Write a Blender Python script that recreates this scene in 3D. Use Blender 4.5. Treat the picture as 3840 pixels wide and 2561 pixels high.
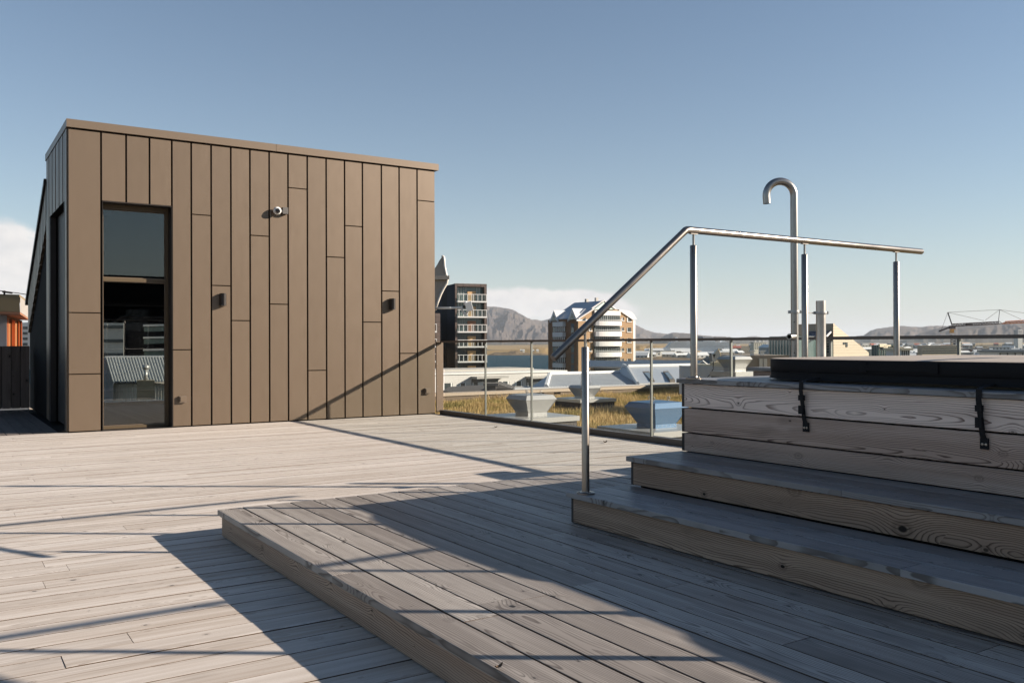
import bpy, math, random
import numpy as np
from mathutils import Vector, Matrix, Quaternion

random.seed(11)
rng = np.random.default_rng(5)
scene = bpy.context.scene
col = scene.collection
for o in list(bpy.data.objects):
    bpy.data.objects.remove(o)

# ------------------------------------------------------------------ camera
# world axes: x along the clad wall (to the right), y along the glass railing (away), z up
IMG_W, IMG_H, FOC = 3840.0, 2561.0, 3323.98
YAW, PITCH, ROLL = math.radians(33.2177), math.radians(0.18896), math.radians(-0.19611)
CAM = np.array([0.0, 0.0, 1.15])
_d = np.array([math.sin(YAW) * math.cos(PITCH), math.cos(YAW) * math.cos(PITCH), math.sin(PITCH)])
_rt = np.array([math.cos(YAW), -math.sin(YAW), 0.0])
_up = np.cross(_rt, _d)
RT = math.cos(ROLL) * _rt + math.sin(ROLL) * _up
UP = -math.sin(ROLL) * _rt + math.cos(ROLL) * _up
FW = _d
HR = _rt                                             # horizontal right / forward of the view
HF = np.array([math.sin(YAW), math.cos(YAW), 0.0])


def ray(px, py):
    return RT * (px - IMG_W / 2) / FOC - UP * (py - IMG_H / 2) / FOC + FW


def at(px, py, depth):
    return CAM + ray(px, py) * depth


def on_x(px, py, X):
    r = ray(px, py)
    return CAM + r * (X / r[0])


def on_y(px, py, Y):
    r = ray(px, py)
    return CAM + r * (Y / r[1])


cam_data = bpy.data.cameras.new('Camera')
cam_data.sensor_width = 36.0
cam_data.lens = FOC / IMG_W * 36.0
cam_data.clip_start = 0.05
cam_data.clip_end = 60000
cam = bpy.data.objects.new('Camera', cam_data)
col.objects.link(cam)
m = Matrix((RT, UP, -FW)).transposed().to_4x4()
m.translation = Vector(CAM)
cam.matrix_world = m
scene.camera = cam

# ------------------------------------------------------------------ light
SUN = Vector((0.817, -0.576, 0.388)).normalized()
SUN_EL = math.asin(SUN.z)
SUN_ROT = math.atan2(SUN.x, SUN.y)
sun_data = bpy.data.lights.new('Sun', 'SUN')
sun_data.energy = 5.0
sun_data.angle = math.radians(0.53)
sun_data.color = (1.0, 0.875, 0.74)
sun = bpy.data.objects.new('Sun', sun_data)
sun.rotation_mode = 'QUATERNION'
sun.rotation_quaternion = SUN.to_track_quat('Z', 'Y')
sun.location = (20, -14, 12)
col.objects.link(sun)

world = bpy.data.worlds.new('World')
scene.world = world
world.use_nodes = True
wt = world.node_tree
wt.nodes.clear()
world.cycles.sampling_method = 'NONE'

scene.view_settings.view_transform = 'Standard'
scene.view_settings.look = 'None'
scene.view_settings.gamma = 1.0
scene.view_settings.use_curve_mapping = False
scene.view_settings.exposure = 1.22
SKY_STRENGTH = 0.050
scene.render.engine = 'CYCLES'
scene.cycles.max_bounces = 8
scene.cycles.transparent_max_bounces = 16
scene.cycles.volume_bounces = 0
scene.cycles.use_denoising = True
scene.cycles.use_adaptive_sampling = True
scene.cycles.adaptive_threshold = 0.02


# ------------------------------------------------------------------ node expressions
class E:
    """a socket with arithmetic, so that shader maths stays readable"""
    t = None

    def __init__(self, s):
        self.s = s

    @staticmethod
    def val(x):
        return x.s if isinstance(x, E) else x

    @staticmethod
    def m(op, a, b=None, c=None, clamp=False):
        n = E.t.nodes.new('ShaderNodeMath')
        n.operation = op
        n.use_clamp = clamp
        for i, x in enumerate((a, b, c)):
            if x is None:
                continue
            x = E.val(x)
            if isinstance(x, (int, float)):
                n.inputs[i].default_value = x
            else:
                E.t.links.new(x, n.inputs[i])
        return E(n.outputs[0])

    def __add__(s, o): return E.m('ADD', s, o)
    def __radd__(s, o): return E.m('ADD', o, s)
    def __sub__(s, o): return E.m('SUBTRACT', s, o)
    def __rsub__(s, o): return E.m('SUBTRACT', o, s)
    def __mul__(s, o): return E.m('MULTIPLY', s, o)
    def __rmul__(s, o): return E.m('MULTIPLY', o, s)
    def __truediv__(s, o): return E.m('DIVIDE', s, o)
    def __neg__(s): return E.m('MULTIPLY', s, -1.0)


def fract(a): return E.m('FRACT', a)
def sqrt(a): return E.m('SQRT', a)
def power(a, b): return E.m('POWER', a, b)
def clamp01(a): return E.m('ADD', a, 0.0, clamp=True)
def absn(a): return E.m('ABSOLUTE', a)
def exp(a): return E.m('EXPONENT', a)


def smooth(a, lo, hi):
    n = E.t.nodes.new('ShaderNodeMapRange')
    n.interpolation_type = 'SMOOTHSTEP'
    E.t.links.new(a.s, n.inputs[0])
    n.inputs[1].default_value, n.inputs[2].default_value = lo, hi
    return E(n.outputs[0])


def comb(x, y, z):
    n = E.t.nodes.new('ShaderNodeCombineXYZ')
    for i, v in enumerate((x, y, z)):
        v = E.val(v)
        if isinstance(v, (int, float)):
            n.inputs[i].default_value = v
        else:
            E.t.links.new(v, n.inputs[i])
    return n.outputs[0]


def sep(vec):
    n = E.t.nodes.new('ShaderNodeSeparateXYZ')
    E.t.links.new(vec, n.inputs[0])
    return [E(o) for o in n.outputs]


def noise(vec, scale=1.0, detail=2.0, rough=0.5, dist=0.0):
    n = E.t.nodes.new('ShaderNodeTexNoise')
    E.t.links.new(vec, n.inputs['Vector'])
    n.inputs['Scale'].default_value = scale
    n.inputs['Detail'].default_value = detail
    n.inputs['Roughness'].default_value = rough
    n.inputs['Distortion'].default_value = dist
    return E(n.outputs[0])


def mixc(fac, a, b, blend='MIX'):
    n = E.t.nodes.new('ShaderNodeMix')
    n.data_type = 'RGBA'
    n.blend_type = blend
    for sock, v in ((n.inputs[0], fac), (n.inputs[6], a), (n.inputs[7], b)):
        v = E.val(v)
        if isinstance(v, (int, float)):
            sock.default_value = v
        elif isinstance(v, tuple):
            sock.default_value = (*v[:3], 1.0)
        else:
            E.t.links.new(v, sock)
    return n.outputs[2]


def coord(kind):
    n = E.t.nodes.new('ShaderNodeTexCoord')
    return n.outputs[kind]


def geopos():
    return E.t.nodes.new('ShaderNodeNewGeometry').outputs['Position']


def objrandom():
    return E(E.t.nodes.new('ShaderNodeObjectInfo').outputs['Random'])


def bump(height, strength, dist=0.01):
    n = E.t.nodes.new('ShaderNodeBump')
    n.inputs['Strength'].default_value = strength
    n.inputs['Distance'].default_value = dist
    E.t.links.new(E.val(height), n.inputs['Height'])
    return n.outputs[0]


def new_mat(name):
    mt = bpy.data.materials.new(name)
    mt.use_nodes = True
    t = mt.node_tree
    t.nodes.clear()
    E.t = t
    out = t.nodes.new('ShaderNodeOutputMaterial')
    return mt, t, out


def principled(t, out, color, rough=0.6, metal=0.0, spec=0.5, normal=None, **kw):
    p = t.nodes.new('ShaderNodeBsdfPrincipled')
    for name, v in (('Base Color', color), ('Roughness', rough), ('Metallic', metal), ('Specular IOR Level', spec), ('Normal', normal), *kw.items()):
        if v is None:
            continue
        v = E.val(v)
        s = p.inputs[name]
        if isinstance(v, (int, float)):
            s.default_value = v
        elif isinstance(v, tuple):
            s.default_value = (*v[:3], 1.0)
        else:
            t.links.new(v, s)
    t.links.new(p.outputs[0], out.inputs[0])
    return p


def plain(name, color, rough=0.6, metal=0.0, spec=0.5, var=0.12, scale=6.0, bumpy=0.0, streak=False, objvar=0.0, **kw):
    """a painted / solid surface with mottling and slight wear"""
    mt, t, out = new_mat(name)
    x, y, z = sep(geopos())
    v = comb(x, y, z * (0.25 if streak else 1.0))
    n = noise(v, scale, 5.0, 0.6)
    n2 = noise(v, scale * 9, 3.0, 0.6)
    k = (n - 0.5) * (2 * var) + (n2 - 0.5) * var
    dark = tuple(c * (1 - var) for c in color)
    lite = tuple(min(c * (1 + var), 1) for c in color)
    c = mixc(clamp01(k + 0.5), dark, lite)
    if objvar:
        hv = t.nodes.new('ShaderNodeHueSaturation')
        t.links.new(c, hv.inputs['Color'])
        t.links.new(((objrandom() - 0.5) * objvar + 1.0).s, hv.inputs['Value'])
        c = hv.outputs[0]
    nm = bump(n2, bumpy, 0.01) if bumpy else None
    principled(t, out, c, (n2 - 0.5) * 0.12 + rough, metal, spec, nm, **kw)
    return mt


def wood(name, light, dark, ring, grain=0.55, knot=1.0, stain=0.4, ringscale=1.0, var=0.28, freq=120.0, sharp=0.5, streak=2.4, tone=1.0, sheen=0.0, spec=0.25, rough=0.72):
    """plank wood in the plank's own coordinates: x runs with the grain, y across the face"""
    mt, t, out = new_mat(name)
    x, y, z = sep(coord('Object'))
    r = objrandom()
    r2 = fract(r * 17.31)
    r3 = fract(r * 91.7)
    xo = x + r * 60.0
    yo = y + r2 * 40.0
    zz = z + r3 * 20
    # knots: one candidate per cell, distance in metres
    cx, cy = 2.0, 7.0
    vor = t.nodes.new('ShaderNodeTexVoronoi')
    vor.voronoi_dimensions = '2D'
    vor.inputs['Scale'].default_value = 1.0
    vor.inputs['Randomness'].default_value = 0.85
    warp = noise(comb(xo * 6.0, yo * 18.0, zz), 1.0, 2.0) - 0.5
    t.links.new(comb(xo * cx, yo * cy, 0.0), vor.inputs['Vector'])
    kx, ky, _ = sep(vor.outputs['Position'])
    kc = sep(vor.outputs['Color'])
    dx = (xo * cx - kx) / cx
    dy = (yo * cy - ky) / cy
    d = sqrt(dx * dx * 0.45 + dy * dy) + warp * 0.004
    krad = power(kc[0], 1.8) * 0.0125 * knot + 0.002
    K = exp(-((d / (krad * 4.2)) * (d / (krad * 4.2))))
    # growth rings of a log whose heart wanders under the plank
    drift = noise(comb(xo * 0.55, r2 * 30.0, 0.0), 1.0, 2.0) - 0.5
    yc = y + (r2 - 0.5) * 0.16 + drift * 0.09 + (noise(comb(xo * 3.0, yo * 14.0, zz), 1.0, 2.0) - 0.5) * 0.026
    hz = z + 0.012 + absn(noise(comb(xo * 0.8, r3 * 50.0, 0.0), 1.0, 1.0) - 0.5) * 0.16
    rad = sqrt(yc * yc + hz * hz) + K * krad * 2.4
    g = (rad + (noise(comb(xo * 0.9, yo * 5.0, zz), 1.0, 1.0) - 0.5) * 0.028) * (freq * ringscale) + noise(comb(xo * 1.5, yo * 60.0, zz), 1.0, 2.0) * 0.55
    saw = fract(g)
    late = smooth(saw, sharp, 0.94) * (1.0 - smooth(saw, 0.95, 1.0))
    fibre = noise(comb(xo * 5.0, yo * 260.0, zz * 200), 1.0, 2.0, 0.65)
    streaks = noise(comb(xo * 0.8, yo * 22.0, zz * 4), 1.0, 3.0, 0.6)
    blot = noise(comb(xo * 2.2, yo * 7.0, zz), 1.0, 3.0, 0.55)
    base = mixc(clamp01((streaks - 0.5) * streak + (r3 - 0.5) * tone + 0.5), dark, light)
    base = mixc(clamp01((fibre - 0.5) * 1.2 + 0.5), mixc(0.28, base, dark), base)
    lf = late * grain * clamp01((noise(comb(xo * 0.7, yo * 9.0, zz), 1.0, 2.0) - 0.22) * 3.0 + 0.15)
    c = mixc(clamp01(lf), base, ring)
    c = mixc(smooth(blot, 0.56, 0.74) * stain, c, tuple(v * 0.42 for v in dark))
    kn = 1.0 - smooth(d / krad, 0.55, 1.05)
    kring = smooth(d / krad, 0.9, 1.25) * (1.0 - smooth(d / krad, 1.3, 2.3))
    c = mixc(clamp01(kring * 0.35), c, ring)
    c = mixc(clamp01(kn * (0.25 + 0.75 * smooth(kc[1], 0.25, 0.5))), c, tuple(v * 0.22 for v in ring))
    lum = (r - 0.5) * var + 1.0
    hsv = t.nodes.new('ShaderNodeHueSaturation')
    t.links.new(c, hsv.inputs['Color'])
    t.links.new(lum.s, hsv.inputs['Value'])
    principled(t, out, hsv.outputs[0], (fibre - 0.5) * 0.2 + rough, 0.0, spec, bump(fibre, 0.3, 0.001), **{'Sheen Weight': sheen, 'Sheen Roughness': 0.6})
    return mt


def brushed(name, color, rough=0.24, dirt=0.2):
    mt, t, out = new_mat(name)
    x, y, z = sep(geopos())
    b = noise(comb(x * 4, y * 4, z * 3), 1.0, 4.0)
    c = mixc(clamp01((b - 0.5) * 2 + 0.5), tuple(v * (1 - dirt) for v in color), color)
    principled(t, out, c, rough + (b - 0.5) * 0.14, 1.0, 0.5)
    return mt


def pane_mat(name, tint, gloss, rough=0.0, fres=0.5):
    """thin glass sheet: clear, tinted, mirror-like by viewing angle"""
    mt, t, out = new_mat(name)
    tr = t.nodes.new('ShaderNodeBsdfTransparent')
    tr.inputs[0].default_value = (*tint, 1)
    gl = t.nodes.new('ShaderNodeBsdfGlossy')
    gl.inputs['Roughness'].default_value = rough
    gl.inputs['Color'].default_value = (0.95, 0.97, 0.96, 1)
    g = t.nodes.new('ShaderNodeNewGeometry')
    vd = t.nodes.new('ShaderNodeVectorMath')
    vd.operation = 'DOT_PRODUCT'
    t.links.new(g.outputs['Incoming'], vd.inputs[0])
    t.links.new(g.outputs['Normal'], vd.inputs[1])
    f = clamp01(power(1.0 - absn(E(vd.outputs['Value'])), 5.0) * (0.96 * fres) + 0.04 * fres + gloss)
    mx = t.nodes.new('ShaderNodeMixShader')
    t.links.new(f.s, mx.inputs[0])
    t.links.new(tr.outputs[0], mx.inputs[1])
    t.links.new(gl.outputs[0], mx.inputs[2])
    t.links.new(mx.outputs[0], out.inputs[0])
    return mt


def corrugated(name, color, pitch, axis, rough=0.45, metal=0.0, var=0.1):
    mt, t, out = new_mat(name)
    x, y, z = sep(geopos())
    s = (x * axis[0] + y * axis[1]) * (2 * math.pi / pitch)
    w = E.m('SINE', s)
    n = noise(geopos(), 0.9, 5.0, 0.6)
    c = mixc(clamp01((n - 0.5) * 2 + 0.5), tuple(v * (1 - var) for v in color), tuple(min(1, v * (1 + var)) for v in color))
    principled(t, out, c, rough, metal, 0.4, bump(w, 0.9, pitch * 0.22))
    return mt


def brickwall(name, brick, mortar, bw, bh, axis, rough=0.8):
    mt, t, out = new_mat(name)
    x, y, z = sep(geopos())
    b = t.nodes.new('ShaderNodeTexBrick')
    t.links.new(comb(x * axis[0] + y * axis[1], z, 0.0), b.inputs['Vector'])
    b.inputs['Color1'].default_value = (*brick, 1)
    b.inputs['Color2'].default_value = (*[v * 0.86 for v in brick], 1)
    b.inputs['Mortar'].default_value = (*mortar, 1)
    b.inputs['Scale'].default_value = 1.0
    b.inputs['Brick Width'].default_value = bw
    b.inputs['Row Height'].default_value = bh
    b.inputs['Mortar Size'].default_value = bh * 0.09
    n = noise(geopos(), 0.35, 4.0)
    c = mixc(0.35, b.outputs[0], mixc(n, tuple(v * 0.8 for v in brick), brick))
    principled(t, out, c, rough, 0.0, 0.3, bump(b.outputs['Fac'], 0.4, -0.02))
    return mt


# ------------------------------------------------------------------ sky
E.t = wt
sky = wt.nodes.new('ShaderNodeTexSky')
sky.sky_type = 'NISHITA'
sky.sun_disc = False
sky.sun_elevation = SUN_EL
sky.sun_rotation = SUN_ROT
sky.altitude = 60
sky.air_density = 1.0
sky.dust_density = 0.12
sky.ozone_density = 1.65
gd = coord('Generated')
dx, dy, dz = sep(gd)
# low cloud banks on the horizon: lobes of noise all round, the same recipe in and out of view
cl = None
lobes = []
for px, py, wpx, hpx, amp in ((2050, 1130, 250, 46, 1.0), (1900, 1150, 150, 62, 0.95), (2200, 1165, 200, 40, 0.7), (20, 1000, 150, 130, 1.15), (-260, 1080, 260, 110, 1.0), (2560, 1195, 330, 30, 0.28)):
    v = ray(px, py)
    lobes.append((v / np.linalg.norm(v), wpx / FOC, hpx / FOC, amp))
for k in range(5):
    az = YAW + math.radians(62 + k * 56 + (k * 37 % 17))
    el = math.radians(2.2 + (k * 7 % 5) * 0.5)
    lobes.append((np.array([math.sin(az) * math.cos(el), math.cos(az) * math.cos(el), math.sin(el)]), 0.12, 0.022, 0.8))
cn = noise(comb(dx * 1.0, dy * 1.0, dz * 2.2), 16.0, 6.0, 0.58, 0.3)
for v, w, h, amp in lobes:
    hx = np.array([v[1], -v[0], 0.0])
    hx /= np.linalg.norm(hx)
    a = (dx * float(hx[0]) + dy * float(hx[1])) * (1.0 / w)
    b = (dz - float(v[2])) * (1.0 / h)
    front = smooth(dx * float(v[0]) + dy * float(v[1]), 0.5, 0.8)
    l = exp(-(a * a + b * b)) * front * amp
    cl = l if cl is None else cl + l
cloud = smooth(cl * ((cn - 0.5) * 2.6 + 1.0), 0.24, 0.60)
cloudy = clamp01(cloud * 0.92)
shade = noise(comb(dx, dy, dz * 1.6), 30.0, 3.0, 0.6)
cl_col = mixc(clamp01((shade - 0.5) * 1.8 + 0.5), (6.3, 6.2, 6.3), (8.6, 8.15, 7.8))
# pale milky air low over the horizon, all the way round
veil = exp(-(absn(dz) * (1.0 / 0.030))) * 0.92
veil2 = exp(-(absn(dz) * (1.0 / 0.13))) * 0.60
skyc = mixc(cloudy, mixc(clamp01(veil), mixc(clamp01(veil2), sky.outputs[0], (4.55, 5.2, 5.75)), (6.0, 5.95, 5.75)), cl_col)
bg = wt.nodes.new('ShaderNodeBackground')
bg.inputs['Strength'].default_value = SKY_STRENGTH
wt.links.new(skyc, bg.inputs['Color'])
wo = wt.nodes.new('ShaderNodeOutputWorld')
wt.links.new(bg.outputs[0], wo.inputs[0])

# ------------------------------------------------------------------ mesh helpers
X3, Y3, Z3 = Vector((1, 0, 0)), Vector((0, 1, 0)), Vector((0, 0, 1))
WORLD = (Vector((0, 0, 0)), X3, Y3, Z3)


class MB:
    """collects shapes; build() links them as one mesh object"""

    def __init__(self):
        self.v, self.f = [], []

    def quad(self, *pts):
        i = len(self.v)
        self.v += [tuple(p) for p in pts]
        self.f.append(tuple(range(i, i + len(pts))))
        return self

    def box(self, x0, x1, y0, y1, z0, z1, fr=WORLD):
        o, ex, ey, ez = fr
        i = len(self.v)
        for x, y, z in ((x0, y0, z0), (x1, y0, z0), (x1, y1, z0), (x0, y1, z0), (x0, y0, z1), (x1, y0, z1), (x1, y1, z1), (x0, y1, z1)):
            self.v.append(tuple(o + ex * x + ey * y + ez * z))
        self.f += [tuple(i + k for k in q) for q in ((0, 3, 2, 1), (4, 5, 6, 7), (0, 1, 5, 4), (1, 2, 6, 5), (2, 3, 7, 6), (3, 0, 4, 7))]
        return self

    def prism(self, poly, vec):
        """polygon (3D points) swept along vec"""
        n, i = len(poly), len(self.v)
        vec = Vector(vec)
        self.v += [tuple(Vector(p)) for p in poly] + [tuple(Vector(p) + vec) for p in poly]
        self.f.append(tuple(range(i + n - 1, i - 1, -1)))
        self.f.append(tuple(range(i + n, i + 2 * n)))
        for k in range(n):
            j = (k + 1) % n
            self.f.append((i + k, i + j, i + n + j, i + n + k))
        return self

    def tube(self, pts, r, n=12, caps=True):
        pts = [Vector(p) for p in pts]
        rs = r if isinstance(r, (list, tuple)) else [r] * len(pts)
        i0 = len(self.v)
        up = None
        for k, p in enumerate(pts):
            t = (pts[min(k + 1, len(pts) - 1)] - pts[max(k - 1, 0)]).normalized()
            if up is None:
                up = Vector((0, 0, 1)) if abs(t.z) < 0.9 else Vector((1, 0, 0))
            a = t.cross(up).normalized()
            b = a.cross(t).normalized()
            up = b
            for q in range(n):
                w = 2 * math.pi * q / n
                self.v.append(tuple(p + a * (rs[k] * math.cos(w)) + b * (rs[k] * math.sin(w))))
        for k in range(len(pts) - 1):
            for q in range(n):
                q2 = (q + 1) % n
                self.f.append((i0 + k * n + q, i0 + k * n + q2, i0 + (k + 1) * n + q2, i0 + (k + 1) * n + q))
        if caps:
            self.f.append(tuple(i0 + q for q in range(n - 1, -1, -1)))
            j = i0 + (len(pts) - 1) * n
            self.f.append(tuple(j + q for q in range(n)))
        return self

    def lathe(self, o, prof, n=24, axis=Z3):
        o, axis = Vector(o), Vector(axis)
        a = axis.orthogonal().normalized()
        b = axis.cross(a)
        i0 = len(self.v)
        for r, h in prof:
            for q in range(n):
                w = 2 * math.pi * q / n
                self.v.append(tuple(o + axis * h + a * (r * math.cos(w)) + b * (r * math.sin(w))))
        for k in range(len(prof) - 1):
            for q in range(n):
                q2 = (q + 1) % n
                self.f.append((i0 + k * n + q, i0 + k * n + q2, i0 + (k + 1) * n + q2, i0 + (k + 1) * n + q))
        self.f.append(tuple(i0 + q for q in range(n - 1, -1, -1)))
        j = i0 + (len(prof) - 1) * n
        self.f.append(tuple(j + q for q in range(n)))
        return self

    def build(self, name, mat, parent=None, smooth_=False, angle=None):
        me = bpy.data.meshes.new(name)
        me.from_pydata(self.v, [], self.f)
        me.update()
        return link(name, me, mat, parent, smooth_, angle)


def link(name, me, mat, parent=None, smooth_=False, angle=None):
    if mat:
        me.materials.append(mat)
    if smooth_:
        me.polygons.foreach_set('use_smooth', [True] * len(me.polygons))
        if angle:
            me.set_sharp_from_angle(angle=math.radians(angle))
    o = bpy.data.objects.new(name, me)
    col.objects.link(o)
    if parent is not None:
        adopt(o, parent)
    return o


def world_of(o):
    w = o.matrix_basis.copy()
    p = o
    while p.parent is not None:
        w = p.parent.matrix_basis @ p.matrix_parent_inverse @ w if False else p.parent.matrix_basis @ (p.matrix_parent_inverse @ w)
        p = p.parent
    return w


def adopt(o, parent):
    o.parent = parent
    o.matrix_parent_inverse = world_of(parent).inverted()


def tag(o, label, cat, group=None):
    o['label'] = label
    o['category'] = cat
    if group:
        o['group'] = group
    return o


def thing(name, label, cat, loc=(0, 0, 0), group=None):
    o = bpy.data.objects.new(name, None)
    o.empty_display_size = 0.2
    o.location = loc
    col.objects.link(o)
    return tag(o, label, cat, group)


def struct(o):
    o['kind'] = 'structure'
    return o


def copy_tree(o, parent=None):
    c = o.copy()
    col.objects.link(c)
    if parent is not None:
        c.parent = parent
        c.matrix_parent_inverse = o.matrix_parent_inverse.copy()
    for ch in list(o.children):
        copy_tree(ch, c)
    return c


_plank_cache = {}


def plank(name, parent, length, width, thick, loc, rot, mat, ch=0.003, keep_side=False):
    """one board with eased edges: local x = length, y = width, z = thickness (centre on the top face)"""
    key = (round(length, 3), round(width, 3), round(thick, 3), mat.name, keep_side)
    me = _plank_cache.get(key)
    if me is None:
        h = width / 2
        prof = [(-h, -thick), (h, -thick), (h, -ch), (h - ch * 0.4, -ch * 0.3), (h - ch, 0), (-h + ch, 0), (-h + ch * 0.4, -ch * 0.3), (-h, -ch)]
        b = MB().prism([(-length / 2, y, z) for y, z in prof], (length, 0, 0))
        me = bpy.data.meshes.new(name)
        me.from_pydata(b.v, [], [tuple(reversed(q)) for q in b.f])
        me.update()
        me.materials.append(mat)
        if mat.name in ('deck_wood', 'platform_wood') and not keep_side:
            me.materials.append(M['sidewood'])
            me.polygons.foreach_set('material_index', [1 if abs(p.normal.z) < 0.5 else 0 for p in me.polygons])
        _plank_cache[key] = me
    o = bpy.data.objects.new(name, me)
    o.location = loc
    o.rotation_euler = rot
    col.objects.link(o)
    adopt(o, parent)
    return o


# ------------------------------------------------------------------ materials
M = {}
M['deck'] = wood('deck_wood', (0.555, 0.51, 0.465), (0.36, 0.305, 0.255), (0.165, 0.125, 0.095), grain=0.6, knot=0.9, stain=0.3, var=0.10, streak=3.0, tone=0.55, freq=150, sheen=0.07)
M['plat'] = wood('platform_wood', (0.43, 0.395, 0.355), (0.225, 0.20, 0.178), (0.07, 0.055, 0.045), grain=0.85, knot=1.0, stain=0.45, var=0.2, freq=110, spec=0.45, rough=0.55)
M['tread'] = wood('tread_wood', (0.255, 0.255, 0.262), (0.135, 0.135, 0.138), (0.045, 0.040, 0.038), grain=0.9, knot=1.0, stain=0.55, var=0.25, freq=120, spec=0.65, rough=0.46)
M['riser'] = wood('riser_wood', (0.44, 0.335, 0.25), (0.28, 0.20, 0.145), (0.05, 0.028, 0.018), grain=0.9, knot=1.6, stain=0.4, var=0.3, freq=120, sharp=0.55)
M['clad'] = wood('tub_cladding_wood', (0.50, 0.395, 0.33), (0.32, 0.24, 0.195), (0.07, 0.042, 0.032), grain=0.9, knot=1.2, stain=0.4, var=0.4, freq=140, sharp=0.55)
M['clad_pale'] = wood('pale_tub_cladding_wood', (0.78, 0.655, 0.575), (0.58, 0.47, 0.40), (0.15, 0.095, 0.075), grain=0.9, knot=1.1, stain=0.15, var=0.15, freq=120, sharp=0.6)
M['sidewood'] = plain('gap_dark_board_side', (0.085, 0.06, 0.042), 0.9, 0, 0.1, var=0.3, scale=8)  # board sides coloured darker so that sunlit gaps still read dark
M['darkend'] = wood('shade_dark_end_board', (0.07, 0.06, 0.055), (0.04, 0.035, 0.032), (0.02, 0.017, 0.015), grain=0.4)  # end boards look black in shade; that shade is put into the colour
M['fence'] = wood('dark_fence_wood', (0.17, 0.125, 0.10), (0.10, 0.07, 0.058), (0.04, 0.027, 0.02), grain=0.6, knot=1.4, stain=0.4)
M['shadedeck'] = wood('dark_deck_wood', (0.15, 0.125, 0.11), (0.09, 0.075, 0.066), (0.04, 0.03, 0.025), grain=0.5, stain=0.4)  # dark stained wood; the tone also stands in for a missing shadow
M['panel'] = plain('bronze_panel', (0.122, 0.088, 0.059), 0.42, 0.35, 0.6, var=0.06, scale=1.6, streak=True, objvar=0.09)
M['cap'] = plain('bronze_trim', (0.135, 0.100, 0.070), 0.42, 0.3, 0.5, var=0.05, scale=3)
M['black'] = plain('black_joint', (0.010, 0.009, 0.009), 0.8, 0, 0.06)
M['darkmetal'] = plain('dark_metal', (0.022, 0.019, 0.018), 0.5, 0.0, 0.25)
M['railmetal'] = plain('dark_brown_aluminium', (0.085, 0.070, 0.060), 0.42, 0.25, 0.5, var=0.1, scale=20)
M['steel'] = brushed('brushed_steel', (0.29, 0.26, 0.23), 0.29)
M['steel2'] = brushed('shower_steel', (0.34, 0.325, 0.305), 0.33)
M['galv'] = plain('galvanised_steel', (0.37, 0.37, 0.36), 0.36, 0.45, 0.5, var=0.14, scale=9)
M['zinc'] = brushed('zinc_pipe', (0.55, 0.52, 0.48), 0.36, 0.45)
M['glass'] = pane_mat('railing_glass', (0.945, 0.962, 0.95), 0.0)
M['railpost'] = plain('dull_steel_post', (0.16, 0.165, 0.155), 0.45, 0.4)
M['edge'] = plain('glass_edge', (0.42, 0.47, 0.42), 0.3, 0.0, 0.6)
M['window'] = pane_mat('window_glass', (0.80, 0.81, 0.80), 0.045, 0.0, 0.35)
M['frame'] = plain('bronze_frame', (0.075, 0.054, 0.031), 0.45, 0.0, 0.3)
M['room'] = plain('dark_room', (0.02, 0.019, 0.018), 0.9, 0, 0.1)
M['white'] = plain('white_plastic', (0.6, 0.6, 0.58), 0.35)
M['lens'] = plain('camera_lens', (0.01, 0.01, 0.012), 0.08, 0, 0.8)
M['greyplastic'] = plain('grey_plastic', (0.06, 0.055, 0.05), 0.5)
M['cover'] = plain('tub_cover_vinyl', (0.36, 0.31, 0.26), 0.62, 0, 0.35, var=0.07, scale=5, bumpy=0.12)
M['skirt'] = plain('tub_cover_skirt', (0.010, 0.0098, 0.011), 0.7, 0, 0.15, var=0.1)
M['strap'] = plain('black_webbing', (0.012, 0.012, 0.013), 0.75, 0, 0.2)
M['rim'] = plain('tub_rim', (0.10, 0.088, 0.07), 0.7, 0, 0.3, var=0.45, scale=90)
M['under'] = plain('dark_underlay', (0.02, 0.018, 0.016), 0.95, 0, 0.1)

# ------------------------------------------------------------------ main deck
WALL_Y = 13.0
deck = struct(MB().box(-6, 7.05, -3.2, 19, -0.12, -0.045).build('deck', M['under']))  # dark plane below the boards, added to block light
PITCH_B = 0.152
y = WALL_Y + 0.105
row = 0
while y > -2.2:
    x_end = 7.015 if y > 5.5 else 1.72
    x = -2.9 - random.random() * 2.2
    while x < x_end - 0.01:
        L = random.choice((4.2, 4.8, 5.1, 5.4))
        x2 = min(x + L, x_end)
        if x_end - x2 < 0.5:
            x2 = x_end
        x1 = max(x, -3.2)
        if x2 > x1 + 0.05:
            plank('plank', deck, x2 - x1 - 0.0022, 0.1458 + random.uniform(-0.0008, 0.0008), 0.028, ((x1 + x2) / 2, y - PITCH_B / 2, random.uniform(-0.0012, 0.0010)), (random.uniform(-0.004, 0.004), 0, random.choice((0, math.pi))), M['deck'], 0.0014)
        x = x2
    y -= PITCH_B
    row += 1
# shaded side deck round the corner, planks run the other way
side_deck = struct(MB().box(-5, 1.44, 13.14, 18.6, -0.060, -0.042).build('side_deck', M['under']))
x = 1.42
while x > -1.6:
    plank('plank', side_deck, 5.0, 0.146, 0.028, (x - 0.076, 15.64, -0.004), (0, 0, math.pi / 2), M['shadedeck'])
    x -= 0.152

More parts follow.
